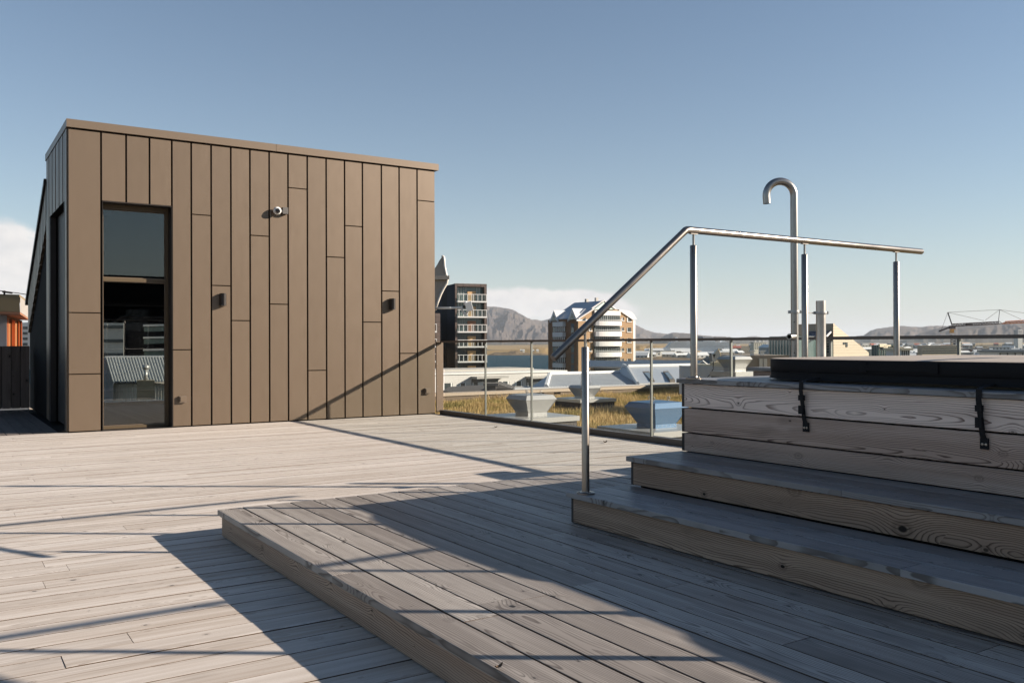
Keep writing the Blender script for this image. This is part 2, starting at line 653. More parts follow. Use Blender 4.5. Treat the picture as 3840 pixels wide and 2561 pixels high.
# ------------------------------------------------------------------ low platform
ZP = 0.160
PX0, PY1, PY0 = 1.441, 5.450, -2.6
plat = thing('platform', 'low weathered timber platform with wide boards in front of the steps', 'platform', (1.46, 5.43, 0))
x = PX0
k = 0
while x < 6.0:
    if x > 3.02:                                     # behind the steps only the far end shows
        plank('plank', plat, PY1 - 3.9, 0.1445, 0.028, (x + 0.0725, (PY1 + 3.9) / 2, ZP + random.uniform(-0.001, 0.001)), (0, 0, math.pi / 2 + random.choice((0, math.pi))), M['plat'], 0.004)
        x += 0.150
        k += 1
        continue
    cuts = [PY1]
    c = PY1 - random.uniform(1.6, 4.2)
    while c > PY0 + 0.6:
        cuts.append(c)
        c -= random.choice((3.9, 4.4, 4.8))
    cuts.append(PY0)
    if k == 0:
        cuts = [PY1, 3.62, -0.9, PY0]
    for a, b in zip(cuts, cuts[1:]):
        plank('plank', plat, a - b - 0.003, 0.1445, 0.028, (x + 0.0725, (a + b) / 2, ZP + random.uniform(-0.001, 0.001)), (random.uniform(-0.006, 0.006), 0, math.pi / 2 + random.choice((0, math.pi))), M['plat'], 0.003, k == 0)
    x += 0.150
    k += 1
# fascia boards and the thin trim under the nosing
for a, b in ((5.425, 1.15), (1.147, -2.6)):
    plank('fascia_board', plat, a - b, 0.124, 0.026, (1.461, (a + b) / 2, 0.006 + 0.062), (math.pi / 2, 0, -math.pi / 2), M['riser'], 0.003)
    plank('trim_board', plat, a - b + 0.018, 0.012, 0.024, (1.4525, (a + b) / 2 + 0.009, 0.1305 - 0.006), (math.pi / 2, 0, -math.pi / 2), M['plat'], 0.002)
plank('fascia_board', plat, 4.50, 0.124, 0.026, (3.74, 5.428, 0.068), (math.pi / 2, 0, math.pi), M['riser'], 0.003)
MB().box(1.50, 3.1, -2.6, 5.38, -0.03, 0.127).box(3.101, 6.0, 3.95, 5.38, -0.03, 0.127).build('frame_beams', M['under'], plat)

# ------------------------------------------------------------------ steps and tub deck
ZS1, ZS2, ZT = 0.330, 0.497, 0.939
YE, YB = 3.944, -1.55
steps = thing('timber_steps', 'two shaded timber steps leading up to the hot tub deck', 'steps', (2.97, 3.94, ZP))


def front_board(parent, xface, y0, y1, z0, z1, mat, name='riser_board', th=0.026):
    return plank(name, parent, y1 - y0, z1 - z0, th, (xface, (y0 + y1) / 2, (z0 + z1) / 2), (math.pi / 2, 0, -math.pi / 2), mat, 0.003)


for (xn, xr, zt, zb, joints, rj) in ((2.949, 2.971, ZS1, ZP, (1.93, 0.4), (0.62,)), (3.386, 3.407, ZS2, ZS1, (2.5, -0.2), (1.0,))):
    x = xn
    for k in range(3):
        jj = [3.963] + ([joints[0]] if k == 0 else [3.96 - (1.2 + 1.1 * k + xn % 0.7)]) + [-1.6]
        for a, b in zip(jj, jj[1:]):
            plank('tread_board', steps, a - b - 0.002, 0.1465, 0.028, (x + 0.0733, (a + b) / 2, zt + random.uniform(-0.0006, 0.0006)), (0, 0, math.pi / 2 + random.choice((0, math.pi))), M['tread'], 0.003)
        x += 0.150
    for a, b in ((YE - 0.022, rj[0]), (rj[0] - 0.002, -1.6)):
        front_board(steps, xr, b, a, zb + 0.006, zt - 0.034, M['riser'])
    MB().box(xr + 0.002, xr + 0.40, YE - 0.021, YE, zb + 0.004, zt - 0.030).build('end_board', M['darkend'], steps)
    MB().box(xr + 0.05, xr + 0.41, -1.6, YE - 0.03, zb - 0.02, zt - 0.0285).build('carcass', M['under'], steps)

tubdeck = thing('hot_tub_deck', 'raised timber hot tub deck clad with three broad horizontal boards', 'deck', (3.82, 3.94, 0))
for z0, z1 in ((0.503, 0.610), (0.6175, 0.760), (0.769, 0.909)):
    for a, b in ((3.922, 1.35), (1.347, -1.6)):
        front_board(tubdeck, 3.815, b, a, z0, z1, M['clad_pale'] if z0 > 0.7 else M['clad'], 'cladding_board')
for z0, z1 in ((0.20, 0.335), (0.345, 0.495), (0.503, 0.610), (0.6175, 0.760), (0.769, 0.909)):
    plank('end_board', tubdeck, 2.46, z1 - z0, 0.024, (3.8166 + 1.23, 3.946, (z0 + z1) / 2), (math.pi / 2, 0, math.pi), M['darkend'], 0.002)
x = 3.790
k = 0
while x < 6.25:
    jj = [3.966] + ([0.55] if k == 0 else [1.2 + (k * 0.83) % 1.9]) + [-1.6]
    for a, b in zip(jj, jj[1:]):
        plank('deck_board', tubdeck, a - b - 0.003, 0.1455, 0.026, (x + 0.073, (a + b) / 2, ZT + random.uniform(-0.0006, 0.0006)), (0, 0, math.pi / 2 + random.choice((0, math.pi))), M['tread'], 0.003)
    x += 0.150
    k += 1
for yy in (3.85, 2.5, 1.3, 0.0, -1.5):
    MB().box(3.845, 6.2, yy - 0.04, yy + 0.04, 0.0, 0.90).build('support_frame', M['under'], tubdeck)
MB().box(3.90, 3.94, -1.5, 3.6, 0.0, 0.9).build('backing', M['under'], tubdeck)


# ------------------------------------------------------------------ hot tub, its cover and straps
def rounded_square(cx, cy, h, r, n=9, bulge=0.03):
    pts = []
    for q, (sx, sy) in enumerate(((1, 1), (-1, 1), (-1, -1), (1, -1))):
        for k in range(n):
            a = math.pi / 2 * (q + k / (n - 1))
            pts.append((sx * (h - r) + r * math.cos(a), sy * (h - r) + r * math.sin(a)))
        # subdivided, slightly bowed side to the next corner
        nx = ((1, 1), (-1, 1), (-1, -1), (1, -1))[(q + 1) % 4]
        a = math.pi / 2 * (q + 1)
        p0 = (sx * (h - r) + r * math.cos(a), sy * (h - r) + r * math.sin(a))
        p1 = (nx[0] * (h - r) + r * math.cos(a), nx[1] * (h - r) + r * math.sin(a))
        for k in range(1, 8):
            t = k / 8
            bl = bulge * math.sin(math.pi * t)
            pts.append((p0[0] + (p1[0] - p0[0]) * t + math.cos(a) * bl, p0[1] + (p1[1] - p0[1]) * t + math.sin(a) * bl))
    return [(cx + p[0], cy + p[1]) for p in pts]


def ring_mesh(rings, cap_top=True, cap_bottom=False):
    b = MB()
    n = len(rings[0])
    for r in rings:
        b.v += [tuple(p) for p in r]
    for k in range(len(rings) - 1):
        for q in range(n):
            q2 = (q + 1) % n
            b.f.append((k * n + q, k * n + q2, (k + 1) * n + q2, (k + 1) * n + q))
    if cap_top:
        b.f.append(tuple((len(rings) - 1) * n + q for q in range(n)))
    if cap_bottom:
        b.f.append(tuple(range(n - 1, -1, -1)))
    return b


TCX, TCY, TH = 5.02, 2.56, 1.04


def make_tub(label_tub, label_cover, dy):
    tub = thing('hot_tub', label_tub, 'hot tub', (TCX, TCY, ZT))
    o = [rounded_square(TCX, TCY, TH - 0.07, 0.36)]
    rings = [[(x, y, ZT + 0.001) for x, y in o[0]], [(x, y, ZT + 0.035) for x, y in o[0]], [(x, y, ZT + 0.045) for x, y in rounded_square(TCX, TCY, TH - 0.08, 0.35)]]
    ring_mesh(rings).build('rim', M['rim'], tub, True, 40)
    cover = thing('tub_cover', label_cover, 'tub cover', (TCX, TCY, ZT + 0.04))

    def rg(h, r, z, wav=0.0, sx=0.0):
        out = []
        for k, (x, y) in enumerate(rounded_square(TCX, TCY, h, r)):
            out.append((x, y, z + wav * (math.sin(k * 0.43 + 1.0) * 0.6 + math.sin(k * 0.97) * 0.4)))
        return out
    zt = 1.066
    body = ring_mesh([rg(TH - 0.004, 0.36, 0.992), rg(TH, 0.362, 0.999), rg(TH, 0.362, zt - 0.010), rg(TH - 0.004, 0.36, zt - 0.003)], False).build('cover_side', M['skirt'], cover, True, 50)
    top = []
    for s in (0.0, 0.012, 0.12, 0.35, 0.7):
        top.append([(x, y, zt - 0.003 + 0.003 * min(1, s * 60) + 0.010 * (1 - (1 - s) ** 2)) for x, y in rounded_square(TCX, TCY, (TH - 0.004) * (1 - s), 0.36 * (1 - s), 9, 0.03 * (1 - s))])
    ring_mesh(top).build('cover_top', M['cover'], cover, True, 60)
    # hanging flap, wavy at the hem
    ring_mesh([rg(TH + 0.006, 0.365, 0.953, 0.006), rg(TH - 0.003, 0.36, 0.975), rg(TH - 0.001, 0.361, 0.991)], False).build('cover_flap', M['skirt'], cover, True)
    fx = TCX - TH - 0.03
    # carry handle on the front
    hy = on_x(3365, 1380, fx)[1]
    MB().box(fx - 0.006, fx - 0.003, hy - 0.17, hy + 0.17, 1.012, 1.046).build('handle', M['skirt'], cover)
    for s in (-1, 1):
        MB().box(fx - 0.0065, fx - 0.002, hy + s * 0.19 - 0.022, hy + s * 0.19 + 0.022, 1.004, 1.053).build('handle_patch', M['skirt'], cover)
    for sx_, px in ((0, 3006), (1, 3672)):
        yy = on_x(px, 1520, 3.79)[1]
        st = MB()
        path = [(fx + 0.012, yy + 0.03, 0.966), (3.83, yy + 0.012, 0.955), (3.7875, yy, 0.948), (3.783, yy - 0.001, 0.905), (3.795, yy - 0.004, 0.82), (3.8, yy - 0.008, 0.755), (3.8095, yy - 0.012, 0.715)]
        w = 0.0125
        for a, b in zip(path, path[1:]):
            d = (Vector(b) - Vector(a)).normalized()
            nrm = Vector((0, 1, 0)).cross(d).normalized() * 0.0014
            wv = Vector((0, w, 0))
            A, B_ = Vector(a), Vector(b)
            st.prism([A - wv - nrm, A + wv - nrm, A + wv + nrm, A - wv + nrm], B_ - A)
        so = st.build('strap', M['strap'], cover)
        for zc, hh in ((0.867, 0.014), (0.805, 0.022)):
            bk = MB().box(3.780, 3.800, yy - 0.014, yy + 0.0145, zc - hh, zc + hh)
            bk.build('buckle', M['strap'], so)
        MB().box(3.8045, 3.813, yy - 0.030, yy + 0.006, 0.690, 0.738).build('strap_plate', M['strap'], so)
        for q in (-0.0205, -0.0045):
            MB().lathe((3.8044, yy + q, 0.711), [(0.0062, 0), (0.0058, 0.0016), (0.0028, 0.0022), (0.0026, 0.0008)], 12, Vector((-1, 0, 0))).build('screw', M['steel'], so)
    return tub, cover


tub1, cover1 = make_tub('sunken hot tub with speckled rim under the nearer grey-brown cover', 'padded hot tub cover with grey-brown top and black strapped skirt', 0)
for src, lab in ((tub1, 'second sunken hot tub beyond the right picture edge'), (cover1, 'second padded hot tub cover beyond the right picture edge')):
    c = copy_tree(src)
    c.location.y -= 2.56
    c['label'] = lab


# ------------------------------------------------------------------ steel handrails
def make_handrail(label):
    hy = 3.849
    t = thing('handrail', label, 'handrail', (3.0, hy, ZS1), 'steel handrails beside the hot tubs')
    r = 0.0212
    zr = 1.830
    x_el = 3.765
    lo = Vector((2.783, hy, 1.074))
    el = Vector((x_el, hy, zr))
    d = (el - lo).normalized()
    MB().tube([lo, lo + d * 0.004, el - d * 0.012], [r - 0.002, r, r], 24).build('sloping_rail', M['steel'], t, True, 40)
    MB().tube([el + Vector((0.014, 0, 0)), (6.165, hy, zr), (6.174, hy, zr)], [r, r, r - 0.004], 24).build('top_rail', M['steel'], t, True, 40)
    # elbow: a short bent socket
    MB().tube([el - d * 0.030, el - d * 0.010, el + Vector((0.004, 0, -0.0015)), el + Vector((0.020, 0, 0)), el + Vector((0.042, 0, 0))], r + 0.0006, 24).build('elbow', M['steel'], t, True, 50)
    for xp, zb, zf in ((3.0, ZS1, 1.135), (3.824, ZT, 1.740), (4.840, ZT, 1.740), (5.853, ZT, 1.740)):
        slope = xp < 3.1
        zrail = lo.z + (xp - lo.x) / (el.x - lo.x) * (el.z - lo.z) if slope else zr
        po = MB().tube([(xp, hy, zb), (xp, hy, zf - 0.003), (xp, hy, zf)], [r, r, r - 0.0025], 24).build('post', M['steel'], t, True, 40)
        top = zrail - r * (1.25 if slope else 1.0) - 0.002
        MB().tube([(xp, hy, zf - 0.01), (xp, hy, zf + 0.004), (xp, hy, top)], [0.0085, 0.0068, 0.0068], 14).build('spigot', M['steel'], po, True, 40)
        if slope:
            a = Vector((xp, hy, top + 0.001))
            MB().tube([a - d * 0.022, a + d * 0.022], 0.0055, 10).build('saddle', M['steel'], po, True, 40)
        else:
            MB().box(xp - 0.028, xp + 0.028, hy - 0.0095, hy + 0.0095, top - 0.001, top + 0.004).build('saddle', M['steel'], po)
        MB().lathe((xp, hy, zb), [(0.050, 0.0), (0.050, 0.008), (0.047, 0.0105), (0.024, 0.0115), (0.0225, 0.016)], 32).build('base_flange', M['steel'], po, True, 40)
        for q in range(3):
            w = 0.6 + q * 2.1
            MB().lathe((xp + 0.036 * math.cos(w), hy + 0.036 * math.sin(w), zb + 0.010), [(0.0055, 0), (0.0055, 0.003), (0.004, 0.0055)], 10).build('bolt', M['steel'], po, True, 40)
    return t


hr1 = make_handrail('brushed steel handrail with four posts climbing the steps')
hr2 = copy_tree(hr1)
hr2.location.y -= 3.849 - 1.325
hr2['label'] = 'second steel handrail beyond the right picture edge, seen by its shadow'

# ------------------------------------------------------------------ outdoor shower and flue behind the tub
SHX, SHY = 5.770, 4.688
sh = thing('outdoor_shower', 'tall cane-shaped steel outdoor shower pipe behind the hot tub', 'shower', (SHX, SHY, 0))
R_S = 0.0298
hook = [(SHX, SHY, 0.0), (SHX, SHY, 1.0), (SHX, SHY, 2.30)]
hd = Vector((on_y(2872.3, 757.9, 4.79)[0] - SHX, 0.115, 0))
hd = Vector(at(2874, 757, 7.07)) - Vector((SHX, SHY, 0))
hd.z = 0
rad = hd.length / 2
hd.normalize()
for k in range(0, 19):
    a = math.pi * k / 18 * 1.03
    hook.append(tuple(Vector((SHX, SHY, 2.33)) + hd * (rad - rad * math.cos(a)) + Z3 * (rad * 1.0 * math.sin(a))))
hook.append(tuple(Vector(hook[-1]) + Vector((0, 0, -0.055)) - hd * 0.004))
MB().tube(hook, R_S, 24).build('pipe', M['steel2'], sh, True, 50)
endp, dirp = Vector(hook[-1]), (Vector(hook[-1]) - Vector(hook[-2])).normalized()
MB().lathe(endp + dirp * 0.0012, [(R_S * 0.86, 0.0), (R_S * 0.8, -0.0006)], 24, dirp).build('spout_opening', M['black'], sh)
vo = Vector(at(2968, 1263, 7.03))
ax = (Vector((CAM[0], CAM[1], 1.2)) - vo)
ax.z = 0
ax = (ax.normalized() - Vector(HR) * 0.55).normalized()
vb = Vector((SHX, SHY, vo.z)) + ax * 0.02
MB().lathe(vb, [(0.026, 0), (0.026, 0.075), (0.023, 0.083), (0.0165, 0.083), (0.0160, 0.062)], 24, ax).build('mixer_valve', M['steel2'], sh, True, 40)
MB().lathe(vb, [(0.0155, 0.060), (0.0155, 0.066), (0.006, 0.0665), (0.006, 0.074)], 20, ax).build('valve_core', M['black'], sh, True, 40)
for zc in (1.32, 1.075):
    MB().lathe((SHX, SHY, zc) + Vector((0, 0, 0)) - Vector(HF) * R_S - Vector(HR) * 0.012 if False else Vector((SHX, SHY, zc)) - Vector(HF) * (R_S - 0.003) - Vector(HR) * 0.012, [(0.0045, 0), (0.004, 0.004)], 10, -Vector(HF)).build('grub_screw', M['black'], sh)
FLX, FLY = 6.080, 4.676


def clamp(parent, x, y, z, r):
    b = MB().lathe((x, y, z), [(r + 0.001, -0.011), (r + 0.007, -0.011), (r + 0.009, 0.0), (r + 0.007, 0.011), (r + 0.001, 0.011)], 28)
    for s in (-1, 1):
        e = Vector((x, y, z)) + Vector(HR) * s * (r + 0.010)
        b.box(-0.012, 0.012, -0.004, 0.004, -0.012, 0.012, (e, Vector(HR), Vector(HF), Z3))
    return b.build('pipe_clamp', M['galv'], parent, True, 35)


clamp(sh, SHX, SHY, 1.401, R_S)
fl = thing('flue_pipe', 'short open galvanised flue pipe next to the shower pipe', 'flue', (FLX, FLY, 0.9))
R_F = 0.0388
MB().tube([(FLX, FLY, 0.2), (FLX, FLY, 0.9), (FLX, FLY, 1.497)], R_F, 28, False).build('pipe', M['zinc'], fl, True, 40)
MB().tube([(FLX, FLY, 1.2), (FLX, FLY, 1.4965)], R_F - 0.002, 28, False).build('pipe_liner', M['black'], fl, True)
clamp(fl, FLX, FLY, 1.399, R_F)
MB().tube([Vector((SHX, SHY, 1.40)) + Vector(HR) * 0.045, Vector((FLX, FLY, 1.396)) - Vector(HR) * 0.052], 0.0045, 8).build('tie_rod', M['galv'], fl, True)

wb = thing('timber_box', 'narrow timber box with overhanging lid behind the hot tub', 'box', (6.15, 4.5, 0))
for k in range(6):
    z0 = 0.03 + k * 0.147
    front_board(wb, 6.045, 2.9, 5.36, z0, min(z0 + 0.141, 0.908), M['clad'], 'front_board')
    plank('end_board', wb, 0.225, min(0.141, 0.908 - z0), 0.024, (6.1585, 5.362, z0 + min(0.141, 0.908 - z0) / 2), (math.pi / 2, 0, math.pi), M['clad'], 0.002)
MB().box(6.075, 6.27, 2.9, 5.33, 0.0, 0.90).build('carcass', M['under'], wb)
for k in range(2):
    plank('lid_board', wb, 2.52, 0.142, 0.028, (6.018 + 0.071 + k * 0.145, 4.145, 0.941), (0, 0, math.pi / 2), M['tread'], 0.003)

# ------------------------------------------------------------------ glass railing
RX = 7.10
rail = thing('glass_railing', 'frameless glass railing with dark flat top rail along the deck edge', 'railing', (RX, 8, 0))
MB().box(RX - 0.030, RX + 0.055, -2.2, 12.985, 1.184, 1.213).build('top_rail', M['railmetal'], rail)
MB().box(RX - 0.040, RX + 0.060, -2.2, 12.985, -0.04, 0.066).build('base_channel', M['railmetal'], rail)
ys = [12.90] + [11.60 - 1.2485 * k for k in range(12)]
ys = [v for v in ys if v > -2.1]
for a in ys[1:]:
    MB().box(RX - 0.004, RX + 0.020, a - 0.011, a + 0.011, 0.067, 1.1835).build('post', M['railpost'], rail)
for a, b in zip(ys, ys[1:]):
    MB().box(RX + 0.006, RX + 0.014, b + 0.0125, a - 0.0125, 0.055, 1.1838).build('glass_pane', M['glass'], rail)
fin = MB().box(7.022, 7.150, 13.015, 13.04, 0.03, 1.206).build('end_panel', M['cap'], rail)
for zz in (0.12, 0.46, 0.83, 1.15):
    for xx in (7.035, 7.137):
        MB().lathe((xx, 13.0145, zz), [(0.005, 0), (0.0035, 0.0025)], 8, Vector((0, -1, 0))).build('rivet', M['galv'], fin)

# dry leaves blown onto the deck
lm = plain('dry_leaf', (0.10, 0.06, 0.03), 0.7, var=0.4, scale=60)
for k, (px, py, sz, lab) in enumerate(((1859, 1604, 0.035, 'curled dry leaf on the sunny deck near the railing'), (2270, 1661, 0.04, 'curled brown leaf on the sunny deck nearest the handrail post'), (1870, 2507, 0.02, 'small tan leaf scrap on the platform edge'))):
    r_ = ray(px, py)
    zt = 0.0 if k < 2 else ZP
    p = CAM + r_ * ((zt - CAM[2]) / r_[2])
    b = MB()
    n = 7
    for i in range(n):
        t = i / (n - 1)
        w = sz * 0.45 * math.sin(math.pi * (0.08 + 0.86 * t))
        a = t * 2.2 - 1.1
        px_, pz_ = math.sin(a) * sz, (1 - math.cos(a)) * sz * 0.9 + 0.004
        for s in (-1, 0, 1):
            b.v.append((p[0] + px_, p[1] + s * w + px_ * 0.3, zt + pz_ + abs(s) * sz * 0.18))
    for i in range(n - 1):
        for s in range(2):
            b.f.append((i * 3 + s, i * 3 + s + 1, i * 3 + s + 4, i * 3 + s + 3))
    tag(b.build('fallen_leaf', lm, None, True), lab, 'leaf')

# ------------------------------------------------------------------ pavilion
pav = thing('rooftop_pavilion', 'boxy rooftop pavilion clad in bronze-brown vertical metal panels', 'building', (4.2, 15, 0))
WX0, WX1, ZTOP = 1.515, 6.998, 4.038
XS = [1.515, 1.910, 2.224, 2.525, 2.820, 3.083, 3.359, 3.639, 3.917, 4.204, 4.491, 4.792, 5.095, 5.397, 5.697, 6.024, 6.337, 6.662, 6.998]
HS = {0: (1.59, 0.774), 4: (1.09,), 5: (3.01,), 6: (2.011,), 7: (1.51,), 8: (2.766,), 9: (1.762,), 10: (3.52,), 11: (0.762,), 12: (2.511,), 13: (3.013,), 14: (1.511,), 15: (2.012,), 16: (1.01,), 17: (3.516,)}
WZ = 3.10                                             # window head
# core walls (dark backing) with a real opening for the window
core = MB()
core.box(WX0 + 0.015, 1.925, WALL_Y + 0.055, WALL_Y + 0.30, 0.0, ZTOP + 0.05)
core.box(1.925, 2.826, WALL_Y + 0.055, WALL_Y + 0.30, WZ + 0.004, ZTOP + 0.05)
core.box(2.826, WX1 + 0.01, WALL_Y + 0.055, WALL_Y + 0.30, 0.0, ZTOP + 0.05)
core.build('backing_wall', M['black'], pav)


def panel(x0, x1, z0, z1, y=WALL_Y, th=0.05):
    c = 0.003
    b = MB()
    # shallow tray: chamfered front
    f = [(x0 + c, y, z0 + c), (x1 - c, y, z0 + c), (x1 - c, y, z1 - c), (x0 + c, y, z1 - c)]
    s = [(x0, y + c, z0), (x1, y + c, z0), (x1, y + c, z1), (x0, y + c, z1)]
    k = [(x0, y + th, z0), (x1, y + th, z0), (x1, y + th, z1), (x0, y + th, z1)]
    b.v = f + s + k
    b.f = [(0, 1, 2, 3)]
    for i in range(4):
        j = (i + 1) % 4
        b.f += [(i + 4, j + 4, j, i), (i + 8, j + 8, j + 4, i + 4)]
    return b.build('cladding_panel', M['panel'], pav)


for i in range(18):
    x0, x1 = XS[i] + (0.011 if i else 0.0), XS[i + 1] - 0.011
    zb = WZ + 0.005 if i in (1, 2, 3) else 0.018
    cuts = [zb] + sorted(HS.get(i, ())) + [ZTOP - 0.014]
    for a, b in zip(cuts, cuts[1:]):
        panel(x0, x1, a + (0.006 if a != zb else 0), b - 0.006)
# parapet cap in two lengths, plus the side run
for a, b in ((1.489, 4.30), (4.304, 7.048)):
    MB().box(a, b, WALL_Y - 0.035, WALL_Y + 0.32, ZTOP, 4.144).build('parapet_cap', M['cap'], pav)
MB().box(1.4905, 1.60, WALL_Y + 0.3215, 15.6, ZTOP + 0.002, 4.144).build('parapet_cap', M['cap'], pav)
MB().box(6.93, 7.046, WALL_Y + 0.3215, 15.6, ZTOP + 0.002, 4.143).build('parapet_cap', M['cap'], pav)
MB().box(1.60, 6.93, WALL_Y + 0.322, 15.58, 3.9, 4.05).build('roof', M['darkmetal'], pav)
MB().box(6.90, WX1 + 0.012, WALL_Y + 0.301, 15.58, 0.0, ZTOP).build('right_wall', M['cap'], pav)
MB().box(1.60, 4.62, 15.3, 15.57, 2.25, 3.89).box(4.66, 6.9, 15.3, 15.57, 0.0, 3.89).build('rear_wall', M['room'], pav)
# left side: ribbed panels above a deep doorway, then a lower wing with a raking roof
for k in range(12):
    y0 = WALL_Y + 0.05 + k * 0.2125
    zb = 0.02 if (k == 0 or k >= 10) else WZ
    bw = 0.13 if k else 0.26
    MB().box(1.496 + 0.004 * (k % 2), 1.56, y0, y0 + 0.155, zb, ZTOP - 0.01).build('side_panel', M['panel'], pav)
MB().box(1.535, 1.585, WALL_Y + 0.305, 15.58, WZ + 0.01, ZTOP - 0.02).build('side_backing', M['black'], pav)
MB().box(1.50, 1.56, WALL_Y + 0.27, WALL_Y + 0.345, 0.01, WZ).build('door_jamb', M['darkmetal'], pav)
MB().box(1.50, 1.58, 15.02, 15.2, 0.01, WZ).build('door_jamb', M['darkmetal'], pav)
MB().box(1.5, 2.2, WALL_Y + 0.346, 15.02, WZ - 0.002, WZ + 0.008).build('door_soffit', M['black'], pav)
dr = MB().box(1.60, 1.66, WALL_Y + 0.36, 15.0, 0.02, WZ - 0.01).build('side_door', M['darkmetal'], pav)
for zz in (0.42, 1.18, 1.62, 2.05):
    MB().tube([(1.592, WALL_Y + 0.52, zz - 0.07), (1.592, WALL_Y + 0.52, zz + 0.07)], 0.007, 8).build('hinge', M['steel2'], dr, True, 40)
MB().lathe((1.598, WALL_Y + 0.41, 1.02), [(0.012, 0), (0.012, 0.03), (0.008, 0.034)], 12, Vector((-1, 0, 0))).build('lock', M['steel'], dr, True, 40)
# raking wing
zr = lambda yy: 3.90 - 0.53 * (yy - 15.15)
wing = MB()
yb = 18.62
for xa, xb in ((1.545, 1.75), (4.62, 6.0)):
    wing.prism([(xa, 15.21 if xa < 2 else 15.58, 0), (xa, 18.9, 0), (xa, 18.9, zr(18.9)), (xa, 15.21 if xa < 2 else 15.58, zr(15.21 if xa < 2 else 15.58))], (xb - xa, 0, 0))
wing.box(1.751, 4.619, 18.35, 18.9, 1.60, zr(18.9)).box(1.751, 2.35, 18.35, 18.9, 0, 1.599).box(4.25, 4.619, 18.35, 18.9, 0, 1.599).box(2.351, 4.249, 18.35, 18.9, -0.04, 0.05)
wing.build('wing_wall', M['black'], pav)
for k in range(15):
    y0 = 15.24 + k * 0.235
    y1 = y0 + 0.17
    zb = max(zr(y1) - 0.62, 0)
    MB().prism([(1.50, y0, zr(y0) - 0.62), (1.50, y1, zr(y1) - 0.62), (1.50, y1, zr(y1) + 0.01), (1.50, y0, zr(y0) + 0.01)], (0.043, 0, 0)).build('wing_panel', M['panel'], pav)
MB().prism([(1.47, 15.61, zr(15.61) + 0.015), (1.47, 18.95, zr(18.95) + 0.03), (1.47, 18.95, zr(18.95) + 0.11), (1.47, 15.61, zr(15.61) + 0.11)], (4.6, 0, 0)).build('wing_roof', M['darkmetal'], pav)

# tall window
win = MB()
fy = WALL_Y + 0.215
for x0, x1, z0, z1 in ((1.932, 1.966, 0.008, 3.092), (2.776, 2.818, 0.008, 3.092), (1.967, 2.775, 3.028, 3.092), (1.967, 2.775, 0.008, 0.045), (1.967, 2.775, 2.036, 2.086)):
    win.box(x0, x1, fy, fy + 0.09, z0, z1)
win = win.build('window_frame', M['frame'], pav)
for z0, z1 in ((0.05, 2.031), (2.091, 3.023)):
    MB().box(1.970, 2.772, fy + 0.035, fy + 0.041, z0, z1).build('pane', M['window'], win)
    g = MB()
    for q in ((1.9665, 1.9735, z0, z1), (2.7685, 2.7755, z0, z1)):
        g.box(q[0], q[1], fy + 0.028, fy + 0.0345, q[2], q[3])
    g.box(1.9737, 2.7683, fy + 0.028, fy + 0.0345, z1 - 0.006, z1 + 0.003)
    g.box(1.9737, 2.7683, fy + 0.028, fy + 0.0345, z0 - 0.003, z0 + 0.006)
    g.build('gasket', M['cap'], win)
rv = MB()
rv.box(2.820, 2.8255, WALL_Y + 0.005, WALL_Y + 0.304, 0.005, 3.098)
rv.box(1.9255, 1.931, WALL_Y + 0.005, WALL_Y + 0.304, 0.005, 3.098)
rv.box(1.9315, 2.8195, WALL_Y + 0.005, WALL_Y + 0.30, 3.0935, 3.1035)
rv.box(1.9315, 2.8195, WALL_Y + 0.005, WALL_Y + 0.30, 0.0, 0.007)
rv.build('window_reveal', M['darkmetal'], pav)
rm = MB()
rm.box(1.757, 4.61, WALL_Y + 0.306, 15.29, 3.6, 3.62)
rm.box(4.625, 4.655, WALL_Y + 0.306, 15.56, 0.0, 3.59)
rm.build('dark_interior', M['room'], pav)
for k in range(24):
    plank('floor_board', pav, 5.0, 0.118, 0.02, (1.82 + k * 0.12, 15.84, 0.02), (0, 0, math.pi / 2), M['shadedeck'], 0.001)
MB().box(2.36, 4.24, 18.55, 18.556, 0.052, 1.598).build('rear_pane', M['glass'], pav)
sb = MB()
for k in range(5):
    sb.box(2.40 + k * 0.36, 2.74 + k * 0.36, 18.20, 18.345, 0.03, 0.085)
sb.build('window_sill', M['white'], pav)

# wall fittings -----------------------------------------------------
lampm = plain('dark_lamp_metal', (0.022, 0.018, 0.016), 0.38, 0.2, 0.4)
for x, z, lab in ((3.515, 1.81, 'dark half-round wall lamp nearer the window'), (6.195, 1.803, 'dark half-round wall lamp nearer the glass railing')):
    t = thing('wall_lamp', lab, 'lamp', (x, WALL_Y, z), 'half-round wall lamps on the pavilion')
    MB().box(x - 0.040, x + 0.040, WALL_Y - 0.012, WALL_Y - 0.0005, z - 0.080, z + 0.080).build('back_plate', lampm, t)
    pts = []
    for k in range(13):
        a = math.pi * k / 12
        pts.append((x + 0.046 * math.cos(a), WALL_Y - 0.0125 - 0.092 * math.sin(a) ** 0.8, z - 0.088))
    MB().prism(pts, (0, 0, 0.176)).build('shade', lampm, t, True, 40)
    MB().lathe((x, WALL_Y - 0.052, z - 0.0905), [(0.030, 0.0), (0.030, 0.002)], 18).build('diffuser', M['white'], t)
sockm = plain('bronze_socket', (0.12, 0.090, 0.066), 0.45)
for x, z, lab in ((2.955, 0.395, 'outdoor wall socket low down beside the tall window'), (6.830, 0.389, 'outdoor wall socket low down near the railing corner')):
    t = thing('wall_socket', lab, 'socket', (x, WALL_Y, z), 'outdoor sockets on the pavilion')
    MB().box(x - 0.047, x + 0.047, WALL_Y - 0.045, WALL_Y - 0.0005, z - 0.046, z + 0.046).build('box', sockm, t)
    MB().box(x - 0.034, x + 0.038, WALL_Y - 0.054, WALL_Y - 0.0455, z - 0.030, z + 0.036).build('lid', M['cap'], t)
